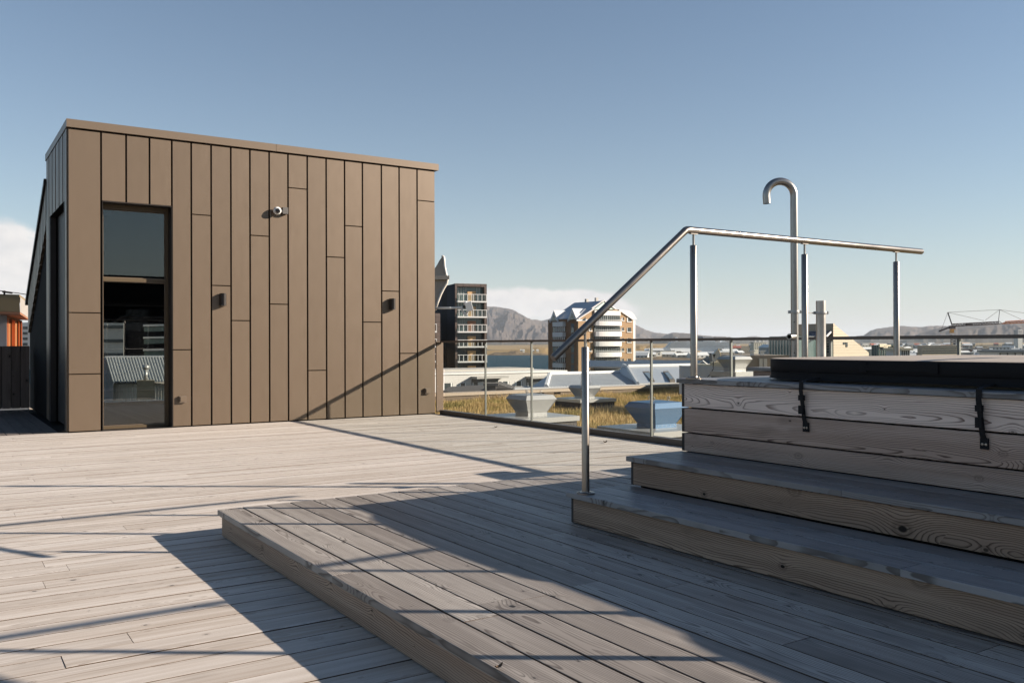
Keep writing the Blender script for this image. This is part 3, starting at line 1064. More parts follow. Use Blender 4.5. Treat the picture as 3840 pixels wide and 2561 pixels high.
t = thing('security_camera', 'white ball security camera on a black bracket high on the clad wall', 'camera', (4.32, WALL_Y, 3.14))
MB().box(4.385, 4.465, WALL_Y - 0.085, WALL_Y - 0.0005, 3.108, 3.205).build('junction_box', M['greyplastic'], t)
MB().tube([(4.39, WALL_Y - 0.045, 3.15), (4.33, WALL_Y - 0.055, 3.148)], 0.020, 14).build('arm', M['white'], t, True, 40)
cdir = Vector((-0.12, -1, -0.16)).normalized()
cc = Vector((4.300, WALL_Y - 0.075, 3.146))
prof = [(0.060 * math.sin(math.pi * k / 14), -0.060 * math.cos(math.pi * k / 14)) for k in range(1, 12)]
MB().lathe(cc, prof, 28, cdir).build('ball', M['white'], t, True, 40)
MB().lathe(cc + cdir * 0.0405, [(0.040, -0.004), (0.038, 0.006), (0.030, 0.014), (0.012, 0.0165)], 24, cdir).build('lens', M['lens'], t, True)

# floodlight camera on a long arm at the pavilion's right edge -------
t = thing('arm_camera', 'white camera with looped cables on a long arm beside the pavilion', 'camera', (7.02, 13.4, 1.55))
DA = 14.85


def A(px, py, d=DA):
    return Vector(at(1620 + px / 3.409, 940 + py / 3.409, d))


MB().tube([A(45, 737, DA + 0.1), A(200, 735), A(385, 726)], 0.017, 12).build('arm', M['white'], t, True, 40)
for q in (232, 358):
    MB().tube([A(q - 4, 734), A(q + 4, 734)], 0.023, 12).build('arm_collar', M['white'], t, True, 40)
MB().tube([A(398, 726), A(430, 700), A(452, 690)], 0.026, 12).build('joint', M['lens'], t, True, 40)
MB().lathe(A(428, 692), [(0.020, -0.03), (0.030, 0.0), (0.032, 0.03), (0.022, 0.052), (0.006, 0.060)], 16, Vector((0.15, 0, 1)).normalized()).build('sensor', M['white'], t, True)
hd2 = (Vector(HR) * 0.25 - Z3).normalized()
hu = hd2.cross(Vector(HF)).normalized()
MB().box(-0.075, 0.075, -0.055, 0.055, -0.055, 0.055, (A(474, 716), hd2, Vector(HF), hu)).build('housing', M['white'], t)
for off in (0, 14, 26):
    pts = [A(372 + off * 0.3, 738), A(390 + off * 0.2, 790 - off), A(425, 822 - off), A(455, 800 - off), A(474 - off * 0.3, 752)]
    fine = []
    for k in range(17):
        u = k / 16 * 4
        i = min(int(u), 3)
        w = u - i
        p0, p1, p2, p3 = pts[max(i - 1, 0)], pts[i], pts[i + 1], pts[min(i + 2, 4)]
        fine.append(0.5 * ((2 * p1) + (p2 - p0) * w + (2 * p0 - 5 * p1 + 4 * p2 - p3) * w * w + (3 * p1 - p0 - 3 * p2 + p3) * w ** 3))
    MB().tube(fine, 0.008, 8).build('cable', M['white'], t, True)

# curved white fin behind the pavilion
t = thing('curved_fin', 'curved cream-white steel fin rising behind the pavilion corner', 'fin', at(1650, 1140, 21))
pts = [(-60, 360), (30, 235), (60, 190), (95, 125), (125, 85), (139, 72), (150, 78), (156, 130), (161, 200), (178, 285), (193, 340), (198, 372), (190, 418), (152, 480), (112, 560), (78, 648), (40, 760), (-60, 900)]
ol = [A(px, py, 21) for px, py in pts]
finm = plain('cream_steel', (0.36, 0.33, 0.28), 0.45)
MB().prism(ol, Vector(HF) * 0.03 + Vector(HR) * 0.004).build('sheet', finm, t)
rim = [A(px, py, 20.98) for px, py in pts[4:17]]
MB().tube(rim, 0.030, 8).build('rim', plain('white_steel_rim', (0.58, 0.55, 0.50), 0.4), t, True)
MB().box(-0.5, 0.19, -0.02, 0.02, -0.045, 0.045, (A(120, 345, 20.93), Vector(HR), Vector(HF), Z3)).build('crossbar', finm, t)

# dark fence behind the shaded side deck
t = thing('board_fence', 'dark vertical board fence closing off the shaded side deck', 'fence', (0.5, 18.3, 0))
x = 1.485
while x > -1.7:
    plank('fence_board', t, 1.12, 0.138, 0.022, (x - 0.07, 18.25, 0.59), (math.pi / 2, -math.pi / 2, 0), M['fence'], 0.004)
    x -= 0.146
MB().box(-1.7, 1.49, 18.273, 18.2745, 0.05, 1.14).build('gap_darkening_sheet', M['black'], t)  # black sheet added behind the boards so the gaps read dark
for z in (0.25, 0.95):
    MB().box(-1.7, 1.49, 18.275, 18.33, z - 0.04, z + 0.04).build('fence_rail', M['fence'], t)

# ------------------------------------------------------------------ green roof beyond the railing
ZG = -0.70
soil = plain('roof_soil', (0.20, 0.15, 0.07), 0.95, 0, 0.1, var=0.4, scale=3)
PAR_Y = float(on_y(1680, 1469, 24.0)[1])
PAR_Y = 24.6
groof = struct(MB().box(7.17, 34, -3, PAR_Y, ZG - 0.3, ZG).build('green_roof', soil))


def grass_patch(name, n, x0, x1, y0, y1, hmin, hmax, mat, keep=None, lean=0.35):
    x = rng.uniform(x0, x1, n * 3)
    yv = rng.uniform(y0, y1, n * 3)
    if keep is not None:
        k = keep(x, yv)
        x, yv = x[k], yv[k]
    x, yv = x[:n], yv[:n]
    n = len(x)
    clump = np.sin(x * 1.7 + 2 * np.sin(yv * 0.9)) * np.cos(yv * 1.3 + np.sin(x * 0.7)) * 0.5 + 0.5
    h = rng.uniform(hmin, hmax, n) * (0.6 + 0.6 * clump) * (0.7 + 0.6 * rng.random(n) ** 3)
    a = rng.uniform(0, 2 * math.pi, n)
    ln = rng.normal(0.14, lean * 0.6, n) * h
    wind = 0.9 + rng.normal(0, 1.0, n)
    lx, ly = np.cos(wind) * ln, np.sin(wind) * ln
    w = rng.uniform(0.004, 0.009, n)
    wx, wy = np.cos(a) * w, np.sin(a) * w
    V = np.zeros((n, 5, 3), np.float32)
    V[:, 0] = np.stack([x - wx, yv - wy, np.full(n, ZG)], 1)
    V[:, 1] = np.stack([x + wx, yv + wy, np.full(n, ZG)], 1)
    V[:, 2] = np.stack([x - wx * .8 + lx * .4, yv - wy * .8 + ly * .4, ZG + h * .55], 1)
    V[:, 3] = np.stack([x + wx * .8 + lx * .4, yv + wy * .8 + ly * .4, ZG + h * .55], 1)
    V[:, 4] = np.stack([x + lx, yv + ly, ZG + h], 1)
    base = np.arange(n)[:, None] * 5
    quads = base + np.array([[0, 1, 3, 2]])
    tris = base + np.array([[2, 3, 4]])
    me = bpy.data.meshes.new(name)
    me.vertices.add(n * 5)
    me.vertices.foreach_set('co', V.reshape(-1))
    loops = np.concatenate([quads.reshape(-1), tris.reshape(-1)]).astype(np.int32)
    me.loops.add(len(loops))
    me.loops.foreach_set('vertex_index', loops)
    me.polygons.add(n * 2)
    starts = np.concatenate([np.arange(n) * 4, n * 4 + np.arange(n) * 3]).astype(np.int32)
    me.polygons.foreach_set('loop_start', starts)
    me.update(calc_edges=True)
    return link(name, me, mat)


mt, t_, out = new_mat('dry_grass')
gp = geopos()
gx, gy, gz = sep(gp)
pn = noise(comb(gx, gy, 0.0), 0.55, 4.0, 0.6)
fn = noise(comb(gx * 40, gy * 40, gz * 2), 1.0, 2.0)
gold = mixc(clamp01((fn - 0.5) * 2.6 + 0.5), (0.30, 0.195, 0.08), (0.68, 0.50, 0.26))
green = mixc(clamp01((fn - 0.5) * 2.4 + 0.5), (0.09, 0.09, 0.025), (0.26, 0.23, 0.075))
low = 1.0 - smooth(gz, ZG + 0.05, ZG + 0.22)
gf = smooth(pn, 0.46, 0.62) * 0.65 + low * 0.35
gc = mixc(clamp01(gf), gold, green)
dif = t_.nodes.new('ShaderNodeBsdfDiffuse')
trn = t_.nodes.new('ShaderNodeBsdfTranslucent')
mxs = t_.nodes.new('ShaderNodeMixShader')
mxs.inputs[0].default_value = 0.3
for s_ in (dif, trn):
    t_.links.new(gc, s_.inputs[0])
t_.links.new(dif.outputs[0], mxs.inputs[1])
t_.links.new(trn.outputs[0], mxs.inputs[2])
t_.links.new(mxs.outputs[0], out.inputs[0])
M['grass'] = mt

VENTS = []


def keep(x, y):
    ok = (y < PAR_Y - 0.1)
    # only the wedge in view (and a margin on each side)
    ang = np.degrees(np.arctan2(x, y))
    ok &= (ang > 24) & (ang < 48)
    for vx, vy, r in VENTS:
        ok &= (np.abs(x - vx) > r) | (np.abs(y - vy) > r)
    return ok


# roof vents ---------------------------------------------------------
def make_vent(label, px, py_base, depth, w, mat, slab=0.62, zc=None, yaw=0.0, group='galvanised roof vents on the grass roof'):
    """py_base: pixel row of the slab top at the vent's foot; box widening upward, chamfered hat, on a wide flashing slab"""
    c = at(px, py_base, depth)
    z0 = c[2]
    fr = (Vector((c[0], c[1], z0)), Vector((math.cos(yaw), math.sin(yaw), 0)), Vector((-math.sin(yaw), math.cos(yaw), 0)), Z3)
    t = thing('roof_vent', label, 'roof vent', (c[0], c[1], z0), group)
    VENTS.append((c[0], c[1], slab * 1.02))

    def lv(h, z):
        return [tuple(fr[0] + fr[1] * (sx * h) + fr[2] * (sy * h) + Z3 * z) for sx, sy in ((-1, -1), (1, -1), (1, 1), (-1, 1))]
    b, h = w * 0.62, w
    ring_mesh([lv(b, 0.0), lv(b, 0.055)], True).build('collar', mat, t)
    ring_mesh([lv(b * 1.005, 0.058), lv(h, 0.058 + w * 0.70)], False).build('louvre_body', mat, t)
    ring_mesh([lv(h * 0.99, 0.058 + w * 0.690), lv(h * 1.015, 0.058 + w * 0.703), lv(h * 0.86, 0.058 + w * 0.93), lv(h * 0.30, 0.058 + w * 1.0)], True).build('hat', mat, t)
    zt = 0.058 + w * 0.96
    for sx, sy in ((-0.45, -0.3), (0.45, -0.3), (0.0, 0.45)):
        p = fr[0] + fr[1] * (sx * w) + fr[2] * (sy * w) + Z3 * zt
        pts = [p + Z3 * 0.0, p + Z3 * 0.02]
        for k in range(9):
            a = -math.pi / 2 + 2 * math.pi * k / 8
            pts.append(p + Z3 * (0.045 + 0.02 * math.sin(a)) + Vector(HR) * (0.02 * math.cos(a)))
        MB().tube(pts[:2], 0.006, 6).build('eye_bolt', M['galv'], t, True)
        MB().tube(pts[2:], 0.005, 6, False).build('eye_ring', M['galv'], t, True)
    for sx, sy in ((-1, -1), (1, -1)):
        MB().tube([fr[0] + fr[1] * (sx * b) + fr[2] * (sy * b) + Z3 * 0.06, fr[0] + fr[1] * (sx * h) + fr[2] * (sy * h) + Z3 * (0.056 + w * 0.70)], 0.006, 6).build('corner_seam', mat, t)
    for k in range(5):
        s = -0.8 + 0.4 * k
        p = fr[0] + fr[1] * (s * b) - fr[2] * (b + 0.001) + Z3 * 0.03
        MB().lathe(p, [(0.007, 0), (0.005, 0.004)], 8, -fr[2]).build('bolt', M['galv'], t)
    MB().box(-slab, slab, -slab, slab, -0.085, -0.002, fr).build('flashing_slab', M['galv'], t)
    MB().box(-slab * 0.94, slab * 0.94, -slab * 0.94, slab * 0.94, -1.0, -0.087, fr).build('upstand', felt, t)
    return t


felt = plain('roof_felt', (0.085, 0.08, 0.078), 0.95, 0, 0.15, var=0.5, scale=40)
bluev = plain('blue_galvanised', (0.070, 0.145, 0.25), 0.4, 0.2, 0.5, var=0.1, scale=9)
make_vent('silver roof vent on the grass roof behind the left railing panes', 1992, 1556, 15.4, 0.318, M['galv'], 0.60)
make_vent('blue-tinted roof vent on the grass roof beside the tub deck', 2462, 1600, 12.6, 0.318, bluev, 0.60)
make_vent('distant silver roof vent partly hidden by the front handrail post', 2192, 1492, 24.5, 0.318, M['galv'], 0.62)
make_vent('bright roof vent box seen over the hot tub deck', 2755, 1392, 15.5, 0.215, M['galv'], 0.30, group='galvanised roof vents on the grass roof')
grass = grass_patch('tall_grass', 170000, 7.25, 33, -1, PAR_Y - 0.1, 0.10, 0.26, M['grass'], keep)
tag(grass, 'dry golden grass covering the roof beyond the railing', 'grass')
grass['kind'] = 'stuff'
# gravel strip along the railing foot
gv = MB().box(7.175, 7.9, -3, 12.9, ZG + 0.001, ZG + 0.006).build('gravel_strip', plain('pale_gravel', (0.42, 0.39, 0.35), 0.95, 0, 0.1, var=0.5, scale=70))
struct(gv)
# far parapet
t = thing('roof_parapet', 'long bronze-capped parapet closing the grass roof', 'parapet', (18, PAR_Y, ZG))
ptop = float(on_y(2380, 1447, PAR_Y)[2])
MB().box(2, 36, PAR_Y, PAR_Y + 0.35, ZG - 0.3, ptop - 0.10).build('wall', M['cap'], t)
MB().box(2, 36, PAR_Y - 0.04, PAR_Y + 0.40, ptop - 0.0995, ptop).build('coping', plain('taupe_coping', (0.33, 0.265, 0.20), 0.5, var=0.08), t)
for px in (2027, 2090):
    p = on_y(px, 1470, PAR_Y)
    MB().box(p[0] - 0.14, p[0] + 0.14, PAR_Y - 0.003, PAR_Y + 0.01, p[2] - 0.07, p[2] + 0.07).build('scupper', M['black'], t)


# ------------------------------------------------------------------ backdrop helpers
def V(px, py, d):
    return Vector(at(px, py, d))


class Block:
    """a rectangular building placed by its nearest corner; faces: 0 = right-hand face, 1 = left-hand face"""

    def __init__(s, px, depth, phi, px_r, px_l, base=-22.0):
        s.px, s.D = px, depth
        ph = math.radians(phi)
        c, sn = math.cos(ph), math.sin(ph)
        R_, F_ = Vector(HR), Vector(HF)
        s.e = [R_ * c + F_ * sn, -R_ * sn + F_ * c]
        s.o = V(px, 1285, depth)
        s.o.z = 0
        a0 = (px - 1920) / FOC

        def solve(p, rx, fx):
            k = (p - 1920) / FOC
            return (k * depth - a0 * depth) / (rx - k * fx)
        s.L = [solve(px_r, c, sn), solve(px_l, -sn, c)]
        s.n = [s.e[1] * -1.0, s.e[0] * -1.0]
        s.base = base

    def sz(s, px, py, face, out=0.0):
        """pixel -> (distance along the face, height)"""
        r = Vector(ray(px, py))
        n = s.n[face]
        o = s.o + n * out
        k = (o - Vector(CAM)).dot(n) / r.dot(n)
        p = Vector(CAM) + r * k
        return (p - o).dot(s.e[face]), p.z

    def fr(s, face):
        """frame: x along the face, y outward, z up"""
        return (s.o, s.e[face], s.n[face], Z3)

    def rect(s, mb, px0, px1, py0, py1, face, y0, y1):
        a, z1 = s.sz(px0, py0, face)
        b, z0 = s.sz(px1, py1, face)
        _, z1b = s.sz(px1, py0, face)
        mb.box(min(a, b), max(a, b), y0, y1, min(z0, z1), max(z0, z1), s.fr(face))
        return mb

    def pt(s, px, py, face, out=0.0):
        a, z = s.sz(px, py, face, out)
        return s.o + s.e[face] * a + s.n[face] * out + Z3 * z

    def body(s, top, mat, parent, base=None):
        mb = MB()
        base = s.base if base is None else base
        mb.box(0, s.L[0], 0, s.L[1], base, top, (s.o, s.e[0], s.e[1], Z3))
        return mb.build('walls', mat, parent)


glassy = plain('far_window_glass', (0.035, 0.045, 0.048), 0.12, 0, 0.7, var=0.4, scale=0.6)
glassg = plain('greenish_window_glass', (0.09, 0.13, 0.125), 0.10, 0, 0.7, var=0.4, scale=0.5)
whitep = plain('white_render', (0.56, 0.55, 0.53), 0.7, var=0.06, scale=0.5)
concrete = plain('concrete', (0.36, 0.34, 0.31), 0.85, var=0.15, scale=0.4)

# --- dark apartment tower with timber panels and white balconies
mt, t_, out = new_mat('brown_tiles')
x_, y_, z_ = sep(geopos())
tl = smooth(absn(fract((x_ * 0.9 + y_ * 0.3) * 1.05) - 0.5), 0.44, 0.48) + smooth(absn(fract(z_ * 1.1) - 0.5), 0.45, 0.48)
principled(t_, out, mixc(clamp01(tl), mixc(noise(geopos(), 0.8, 3.0), (0.085, 0.062, 0.052), (0.125, 0.092, 0.076)), (0.03, 0.023, 0.02)), 0.45)
tile = mt
darkwall = plain('near_black_cladding', (0.010, 0.010, 0.012), 0.7, 0, 0.1)
c2 = lambda q, r: (1620 + q / 3.409, 940 + r / 3.409)
T1 = Block(1706.5, 172, 20, 1826, 1560)
tw = thing('dark_tower', 'dark brown apartment tower with timber panels and white balcony rails', 'building', T1.o)
ztop = T1.sz(1760, 1064, 0)[1]
mb = MB()
dp = 1.2
L0 = T1.L[0]
gx0, gx1 = T1.sz(1714.5, 1200, 0)[0], T1.sz(1817, 1200, 0)[0]
# ring of tiles round the recessed balcony bay
fr = T1.fr(0)
mb.box(0.03, gx0, -dp, 0, -22, ztop, fr)
mb.box(gx1, L0, -dp, 0, -22, ztop, fr)
mb.box(gx0, gx1, -dp, 0, T1.sz(1760, 1075, 0)[1], ztop, fr)
mb.build('tile_frame', tile, tw)
mb = MB().box(0.02, L0 - 0.02, -T1.L[1], -dp - 0.002, -22, ztop - 0.05, fr)
mb.build('walls', darkwall, tw)
MB().box(-0.02, 0.02, -T1.L[1], -0.02, -22, ztop - 0.15, fr).build('side_cladding', plain('dark_blue_cladding', (0.016, 0.019, 0.027), 0.7, 0, 0.1), tw)
MB().box(-0.035, -0.021, -9.5, -5.5, -22, ztop + 0.1, fr).build('dark_recess', darkwall, tw)
timber = plain('golden_timber_panel', (0.50, 0.31, 0.15), 0.55, var=0.15, scale=2.5)
timber2 = plain('red_timber_panel', (0.30, 0.14, 0.075), 0.55, var=0.2, scale=2.5)
whitem = plain('white_metal', (0.58, 0.58, 0.56), 0.45, var=0.06)
rows = [(465, 562, 655, 515), (660, 760, 850, 712), (856, 948, 1040, 898), (1046, 1142, 1230, 1093), (1238, 1332, 1420, 1280), (1432, 1520, 1540, 1476)]
for k, (gt, rt, bb, tt) in enumerate(rows):
    zg, zb = T1.sz(*c2(500, gt), 0)[1], T1.sz(*c2(500, bb), 0)[1]
    gl = MB().box(gx0 + 0.01, gx1 - 0.01, -dp + 0.05, -dp + 0.09, zb, zg, fr).build('glazing', glassg if k < 3 else glassy, tw)
    mu = MB()
    for q in (362, 392, 425, 455, 590, 610, 632):
        s0 = T1.sz(*c2(q, 600), 0)[0]
        mu.box(s0 - 0.03, s0 + 0.03, -dp + 0.091, -dp + 0.15, zb, zg, fr)
    mu.build('mullions', whitem if k < 2 else glassy, gl)
    s0, s1 = T1.sz(*c2(472, 600), 0)[0], T1.sz(*c2(576, 600), 0)[0]
    MB().box(s0, s1, -dp + 0.152, -dp + 0.30, zb, T1.sz(*c2(520, tt), 0)[1], fr).build('timber_panel', timber2 if k == 2 else timber, tw)
    if k < 5:
        bal = thing_part = MB().box(gx0 - 0.15, gx1 + 0.25, -dp + 0.4, 0.85, zb - 0.14, zb + 0.14, fr).build('balcony', whitem, tw)
        z1 = T1.sz(*c2(500, rt), 0)[1]
        rb = MB().box(gx0 - 0.15, gx1 + 0.25, 0.80, 0.86, z1 - 0.05, z1 + 0.05, fr)
        for q in (330, 385, 440, 492, 515, 570, 622, 680):
            s0 = T1.sz(*c2(q, 600), 0)[0]
            rb.box(s0 - 0.05, s0 + 0.05, 0.79, 0.85, zb + 0.1, z1, fr)
        rb.build('rail', whitem, bal)
        MB().box(gx0 - 0.1, gx1 + 0.2, 0.82, 0.83, zb + 0.2, z1 - 0.15, fr).build('balustrade_glass', pane_mat('balcony_glass%d' % k, (0.75, 0.8, 0.8), 0.03), bal)
    else:
        MB().box(gx0, gx1, -dp + 0.3, 0.2, zb - 0.1, zb + 0.1, fr).build('sill', whitem, tw)
# its lower neighbour, just showing at the pavilion edge
T1b = Block(1580, 168, 20, 1651, 1500)
tb = thing('dark_tower_wing', 'lower dark wing of the tower showing beside the pavilion edge', 'building', T1b.o)
zt = T1b.sz(1640, 1175, 0)[1]
T1b.body(zt, tile, tb)
for k in range(3):
    zb = T1b.sz(*c2(70, 1038 + 190 * k), 0)[1]
    bal = MB().box(T1b.L[0] - 4.5, T1b.L[0] - 0.9, 0.02, 0.9, zb - 0.14, zb + 0.14, T1b.fr(0)).build('balcony', whitem, tb)
    rb = MB().box(T1b.L[0] - 4.5, T1b.L[0] - 0.9, 0.84, 0.9, zb + 1.4, zb + 1.5, T1b.fr(0))
    for q in range(6):
        rb.box(T1b.L[0] - 4.5 + q * 0.7, T1b.L[0] - 4.42 + q * 0.7, 0.84, 0.9, zb + 0.1, zb + 1.4, T1b.fr(0))
    rb.build('rail', whitem, bal)

# --- brick apartment tower with white rounded balconies
c3 = lambda q, r: (2040 + q / 4.753, 1100 + r / 4.753)
T2 = Block(2168.5, 248, 33, 2374.5, 2055.5)
brick = brickwall('orange_brick', (0.33, 0.215, 0.118), (0.27, 0.195, 0.125), 0.5, 0.16, (0.8, -0.6))
brickd = brickwall('orange_brick_shaded', (0.22, 0.12, 0.062), (0.2, 0.13, 0.09), 0.5, 0.16, (0.6, 0.8))  # darker copy of the brick: shade of the left face put into colour
slate = plain('blue_grey_roof', (0.30, 0.35, 0.40), 0.45, var=0.08, scale=0.3)
whiteroof = plain('white_sheet_roof', (0.52, 0.52, 0.52), 0.4, var=0.05)
bt = thing('brick_tower', 'orange brick apartment tower with white rounded balconies and slate roofs', 'building', T2.o)
f0, f1 = T2.fr(0), T2.fr(1)
z_eL = T2.sz(*c3(612, 455), 0)[1]
z_eR = T2.sz(*c3(1590, 470), 0)[1]
s_a, z_a = T2.sz(*c3(890, 282), 0)
s_b, z_b = T2.sz(*c3(1340, 290), 0)
Lr, Ll = T2.L


def P0(s, z, out=0.0):
    return T2.o + T2.e[0] * s + T2.n[0] * out + Z3 * z


MB().prism([P0(0, -22), P0(Lr, -22), P0(Lr, z_eR), P0(s_b, z_b), P0(s_a, z_a), P0(0, z_eL)], T2.e[1] * 0.6).build('front_wall', brick, bt)
MB().prism([P0(0.02, -22) + T2.e[1] * 0.61, P0(0.02, z_eL) + T2.e[1] * 0.61, P0(0.02, z_eL) + T2.e[1] * Ll, P0(0.02, -22) + T2.e[1] * Ll], T2.e[0] * 0.6).build('left_wall', brickd, bt)
MB().box(0.7, Lr - 0.05, -Ll, -0.62, -22, min(z_eL, z_eR) - 0.4, f0).build('core', brickd, bt)
# roofs
ridge_f = T2.pt(*c3(1062, 132), 0)
ridge_b = ridge_f + T2.e[1] * (Ll * 0.92)
eave_f = P0(-0.3, z_eL + 0.1, 0.3)
eave_b = eave_f + T2.e[1] * (Ll + 0.3)
right_f = T2.pt(*c3(1270, 290), 0)
MB().prism([eave_f, ridge_f, right_f, P0(s_a, z_a)], T2.e[1] * (Ll * 0.95)).build('main_roof', slate, bt)
g_mint = plain('mint_gable', (0.45, 0.55, 0.47), 0.6)
MB().prism([T2.pt(*c3(890, 290), 0, 0.35), T2.pt(*c3(1075, 145), 0, 0.35), T2.pt(*c3(1262, 290), 0, 0.35)], T2.n[0] * 0.06).build('mint_gable', g_mint, bt)
bb_ = MB()
for a, b in (((850, 268), (1062, 128)), ((1062, 128), (1278, 288)), ((612, 455), (892, 276))):
    bb_.tube([T2.pt(*c3(*a), 0, 0.5), T2.pt(*c3(*b), 0, 0.5)], 0.20, 6)
bb_.build('barge_board', whitep, bt)
arc = [T2.pt(*c3(q, r), 0, 0.2) for q, r in ((1335, 288), (1420, 300), (1500, 308), (1560, 330), (1610, 380), (1655, 462), (1590, 472))]
MB().prism(arc, T2.e[1] * (Ll * 0.8)).build('curved_roof', whiteroof, bt)
MB().prism([T2.pt(*c3(1335, 288), 0, 0.25), T2.pt(*c3(1340, 308), 0, 0.25), T2.pt(*c3(1590, 480), 0, 0.25), T2.pt(*c3(1592, 466), 0, 0.25)], T2.n[0] * 0.12).build('barge_board', whitep, bt)
MB().box(Lr + 0.01, Lr + 1.1, -6, -0.3, -22, z_eR - 0.2, f0).build('white_return', whitep, bt)
# balconies on the lit face
ra = [(310, 395), (497, 578), (681, 768), (858, 942), (1048, 1132), (1240, 1323)]
sL, sR = T2.sz(*c3(886, 600), 0)[0], T2.sz(*c3(1348, 600), 0)[0]
for k, (a, b) in enumerate(ra):
    z1, z0 = T2.sz(*c3(1120, a), 0)[1], T2.sz(*c3(1120, b), 0)[1]
    poly = []
    n = 10
    for i in range(n + 1):
        u = i / n
        poly.append(P0(sL + (sR - sL) * u, z0, 0.9 + 0.9 * math.sin(math.pi * u) ** 0.6 if k else 0.5))
    poly += [P0(sR, z0, 0.002), P0(sL, z0, 0.002)]
    bo = MB().prism(poly, (0, 0, z1 - z0)).build('balcony', whitep, bt)
    if k:
        pts = [p + Z3 * (z1 - z0 + 0.35) for p in poly[:n + 1]]
        MB().tube(pts, 0.06, 5).build('rail', whitem, bo)
    zn = T2.sz(*c3(1120, ra[k + 1][0] if k < 5 else 1430), 0)[1]
    gl = MB().box(sL + 0.15, sR - 0.15, 0.01, 0.30, zn, z0, f0).build('glazing', glassy, bt)
    mu = MB()
    for i in range(13):
        s0 = sL + 0.15 + (sR - sL - 0.3) * i / 12
        w = 0.05 if i % 6 else 0.10
        mu.box(s0 - w, s0 + w, 0.302, 0.36, zn, z0, f0)
    mu.build('mullions', plain('grey_mullion%d' % k, (0.16, 0.18, 0.175), 0.5), gl)
for k, r in enumerate((430, 612, 800, 977, 1165)):
    for q0, q1, hgt in ((1380, 1422, 52), (1478, 1552, 72), (800, 846, 50)):
        if k == 0 and q0 == 800:
            continue
        p = [T2.sz(*c3(q0, r), 0), T2.sz(*c3(q1, r + hgt), 0)]
        wo_ = MB().box(p[0][0], p[1][0], 0.003, 0.05, p[1][1], p[0][1], f0).build('window', glassy, bt)
        MB().box(p[0][0] - 0.15, p[1][0] + 0.15, 0.003, 0.22, p[1][1] - 0.22, p[1][1] - 0.02, f0).build('sill', whitep, wo_)
        MB().box(p[0][0] - 0.02, p[0][0] + (0.12 if k else 0.3), 0.051, 0.10, p[1][1], p[0][1], f0).build('frame', whitem, wo_)
p = [T2.sz(*c3(800, 1362), 0), T2.sz(*c3(846, 1410), 0)]
MB().box(p[0][0], p[1][0], 0.003, 0.05, p[1][1], p[0][1], f0).build('window', glassy, bt)
MB().prism([T2.pt(*c3(668, 487), 0, 0.01), T2.pt(*c3(742, 425), 0, 0.01), T2.pt(*c3(742, 490), 0, 0.01)], T2.n[0] * 0.05).build('window', glassy, bt)
# left, shaded face
for k, (a, b) in enumerate(((515, 590), (697, 775), (868, 945), (1062, 1140), (1240, 1322))):
    p = [T2.sz(*c3(205, a), 1), T2.sz(*c3(388, b), 1)]
    s0, s1 = sorted((p[0][0], p[1][0]))
    MB().box(s0, s1, 0.01, 1.1, p[1][1], p[0][1], f1).build('balcony', whitep, bt)
    zn = T2.sz(*c3(300, b + 92), 1)[1]
    gl = MB().box(s0 + 0.1, s1 - 0.1, 0.01, 0.1, zn, p[1][1], f1).build('glazing', glassy, bt)
    mu = MB()
    for i in range(5):
        s_ = s0 + (s1 - s0) * (i + 0.5) / 5
        mu.box(s_ - 0.12, s_ + 0.12, 0.102, 0.2, zn, p[1][1], f1)
    mu.build('mullions', whitem, gl)
for q0, q1 in ((160, 204), (485, 536)):
    for r in (540, 720, 890, 1080, 1270):
        p = [T2.sz(*c3(q0, r), 1), T2.sz(*c3(q1, r + 62), 1)]
        s0, s1 = sorted((p[0][0], p[1][0]))
        MB().box(s0, s1, 0.004, 0.06, p[1][1], p[0][1], f1).build('blue_panel', plain('blue_panel', (0.06, 0.085, 0.10), 0.5) if 'bp' not in M else M['bp'], bt)
        MB().box(s0, s1, 0.004, 0.07, T2.sz(*c3(q0, r + 165), 1)[1], p[1][1] - 0.1, f1).build('window', glassg, bt)
for (pk, bl, br) in (((175, 320), (108, 495), (252, 488)), ((500, 285), (428, 478), (592, 462))):
    tri = [T2.pt(*c3(*q), 1, 0.35) for q in (pk, bl, br)]
    go = MB().prism(tri, T2.n[1] * 0.08).build('dormer_gable', whitep, bt)
    cx_ = (tri[1] + tri[2]) / 2
    ins = [cx_ + (p - cx_) * 0.62 + T2.n[1] * 0.1 for p in tri]
    MB().prism(ins, T2.n[1] * 0.05).build('glazing', glassg, go)
    dep = T2.e[0] * 7.0
    MB().prism([tri[0] + Z3 * 0.3, tri[1] + T2.n[1] * 0.2, tri[1] + T2.n[1] * 0.2 - Z3 * 0.5, tri[0] - Z3 * 0.1], dep).build('dormer_roof', whiteroof, bt)
    MB().prism([tri[0] + Z3 * 0.3, tri[2] + T2.n[1] * 0.2, tri[2] + T2.n[1] * 0.2 - Z3 * 0.5, tri[0] - Z3 * 0.1], dep).build('dormer_roof', whiteroof, bt)
for q, r in ((760, 150), (935, 128)):
    p = T2.pt(*c3(q, r), 0, -8)
    MB().box(-0.4, 0.4, -0.4, 0.4, -1.5, 0.8, (p, T2.e[0], T2.e[1], Z3)).build('chimney', concrete, bt)

# --- white brick building with canopied windows
YW = 84.0
wbm = brickwall('white_brick', (0.52, 0.505, 0.48), (0.34, 0.33, 0.31), 4.0, 0.22, (1.0, 0.0))
c1 = lambda q, r: (1680 + q / 3.3586, 1380 + r / 3.3586)


def W(q, r):
    return on_y(*c1(q, r), YW)


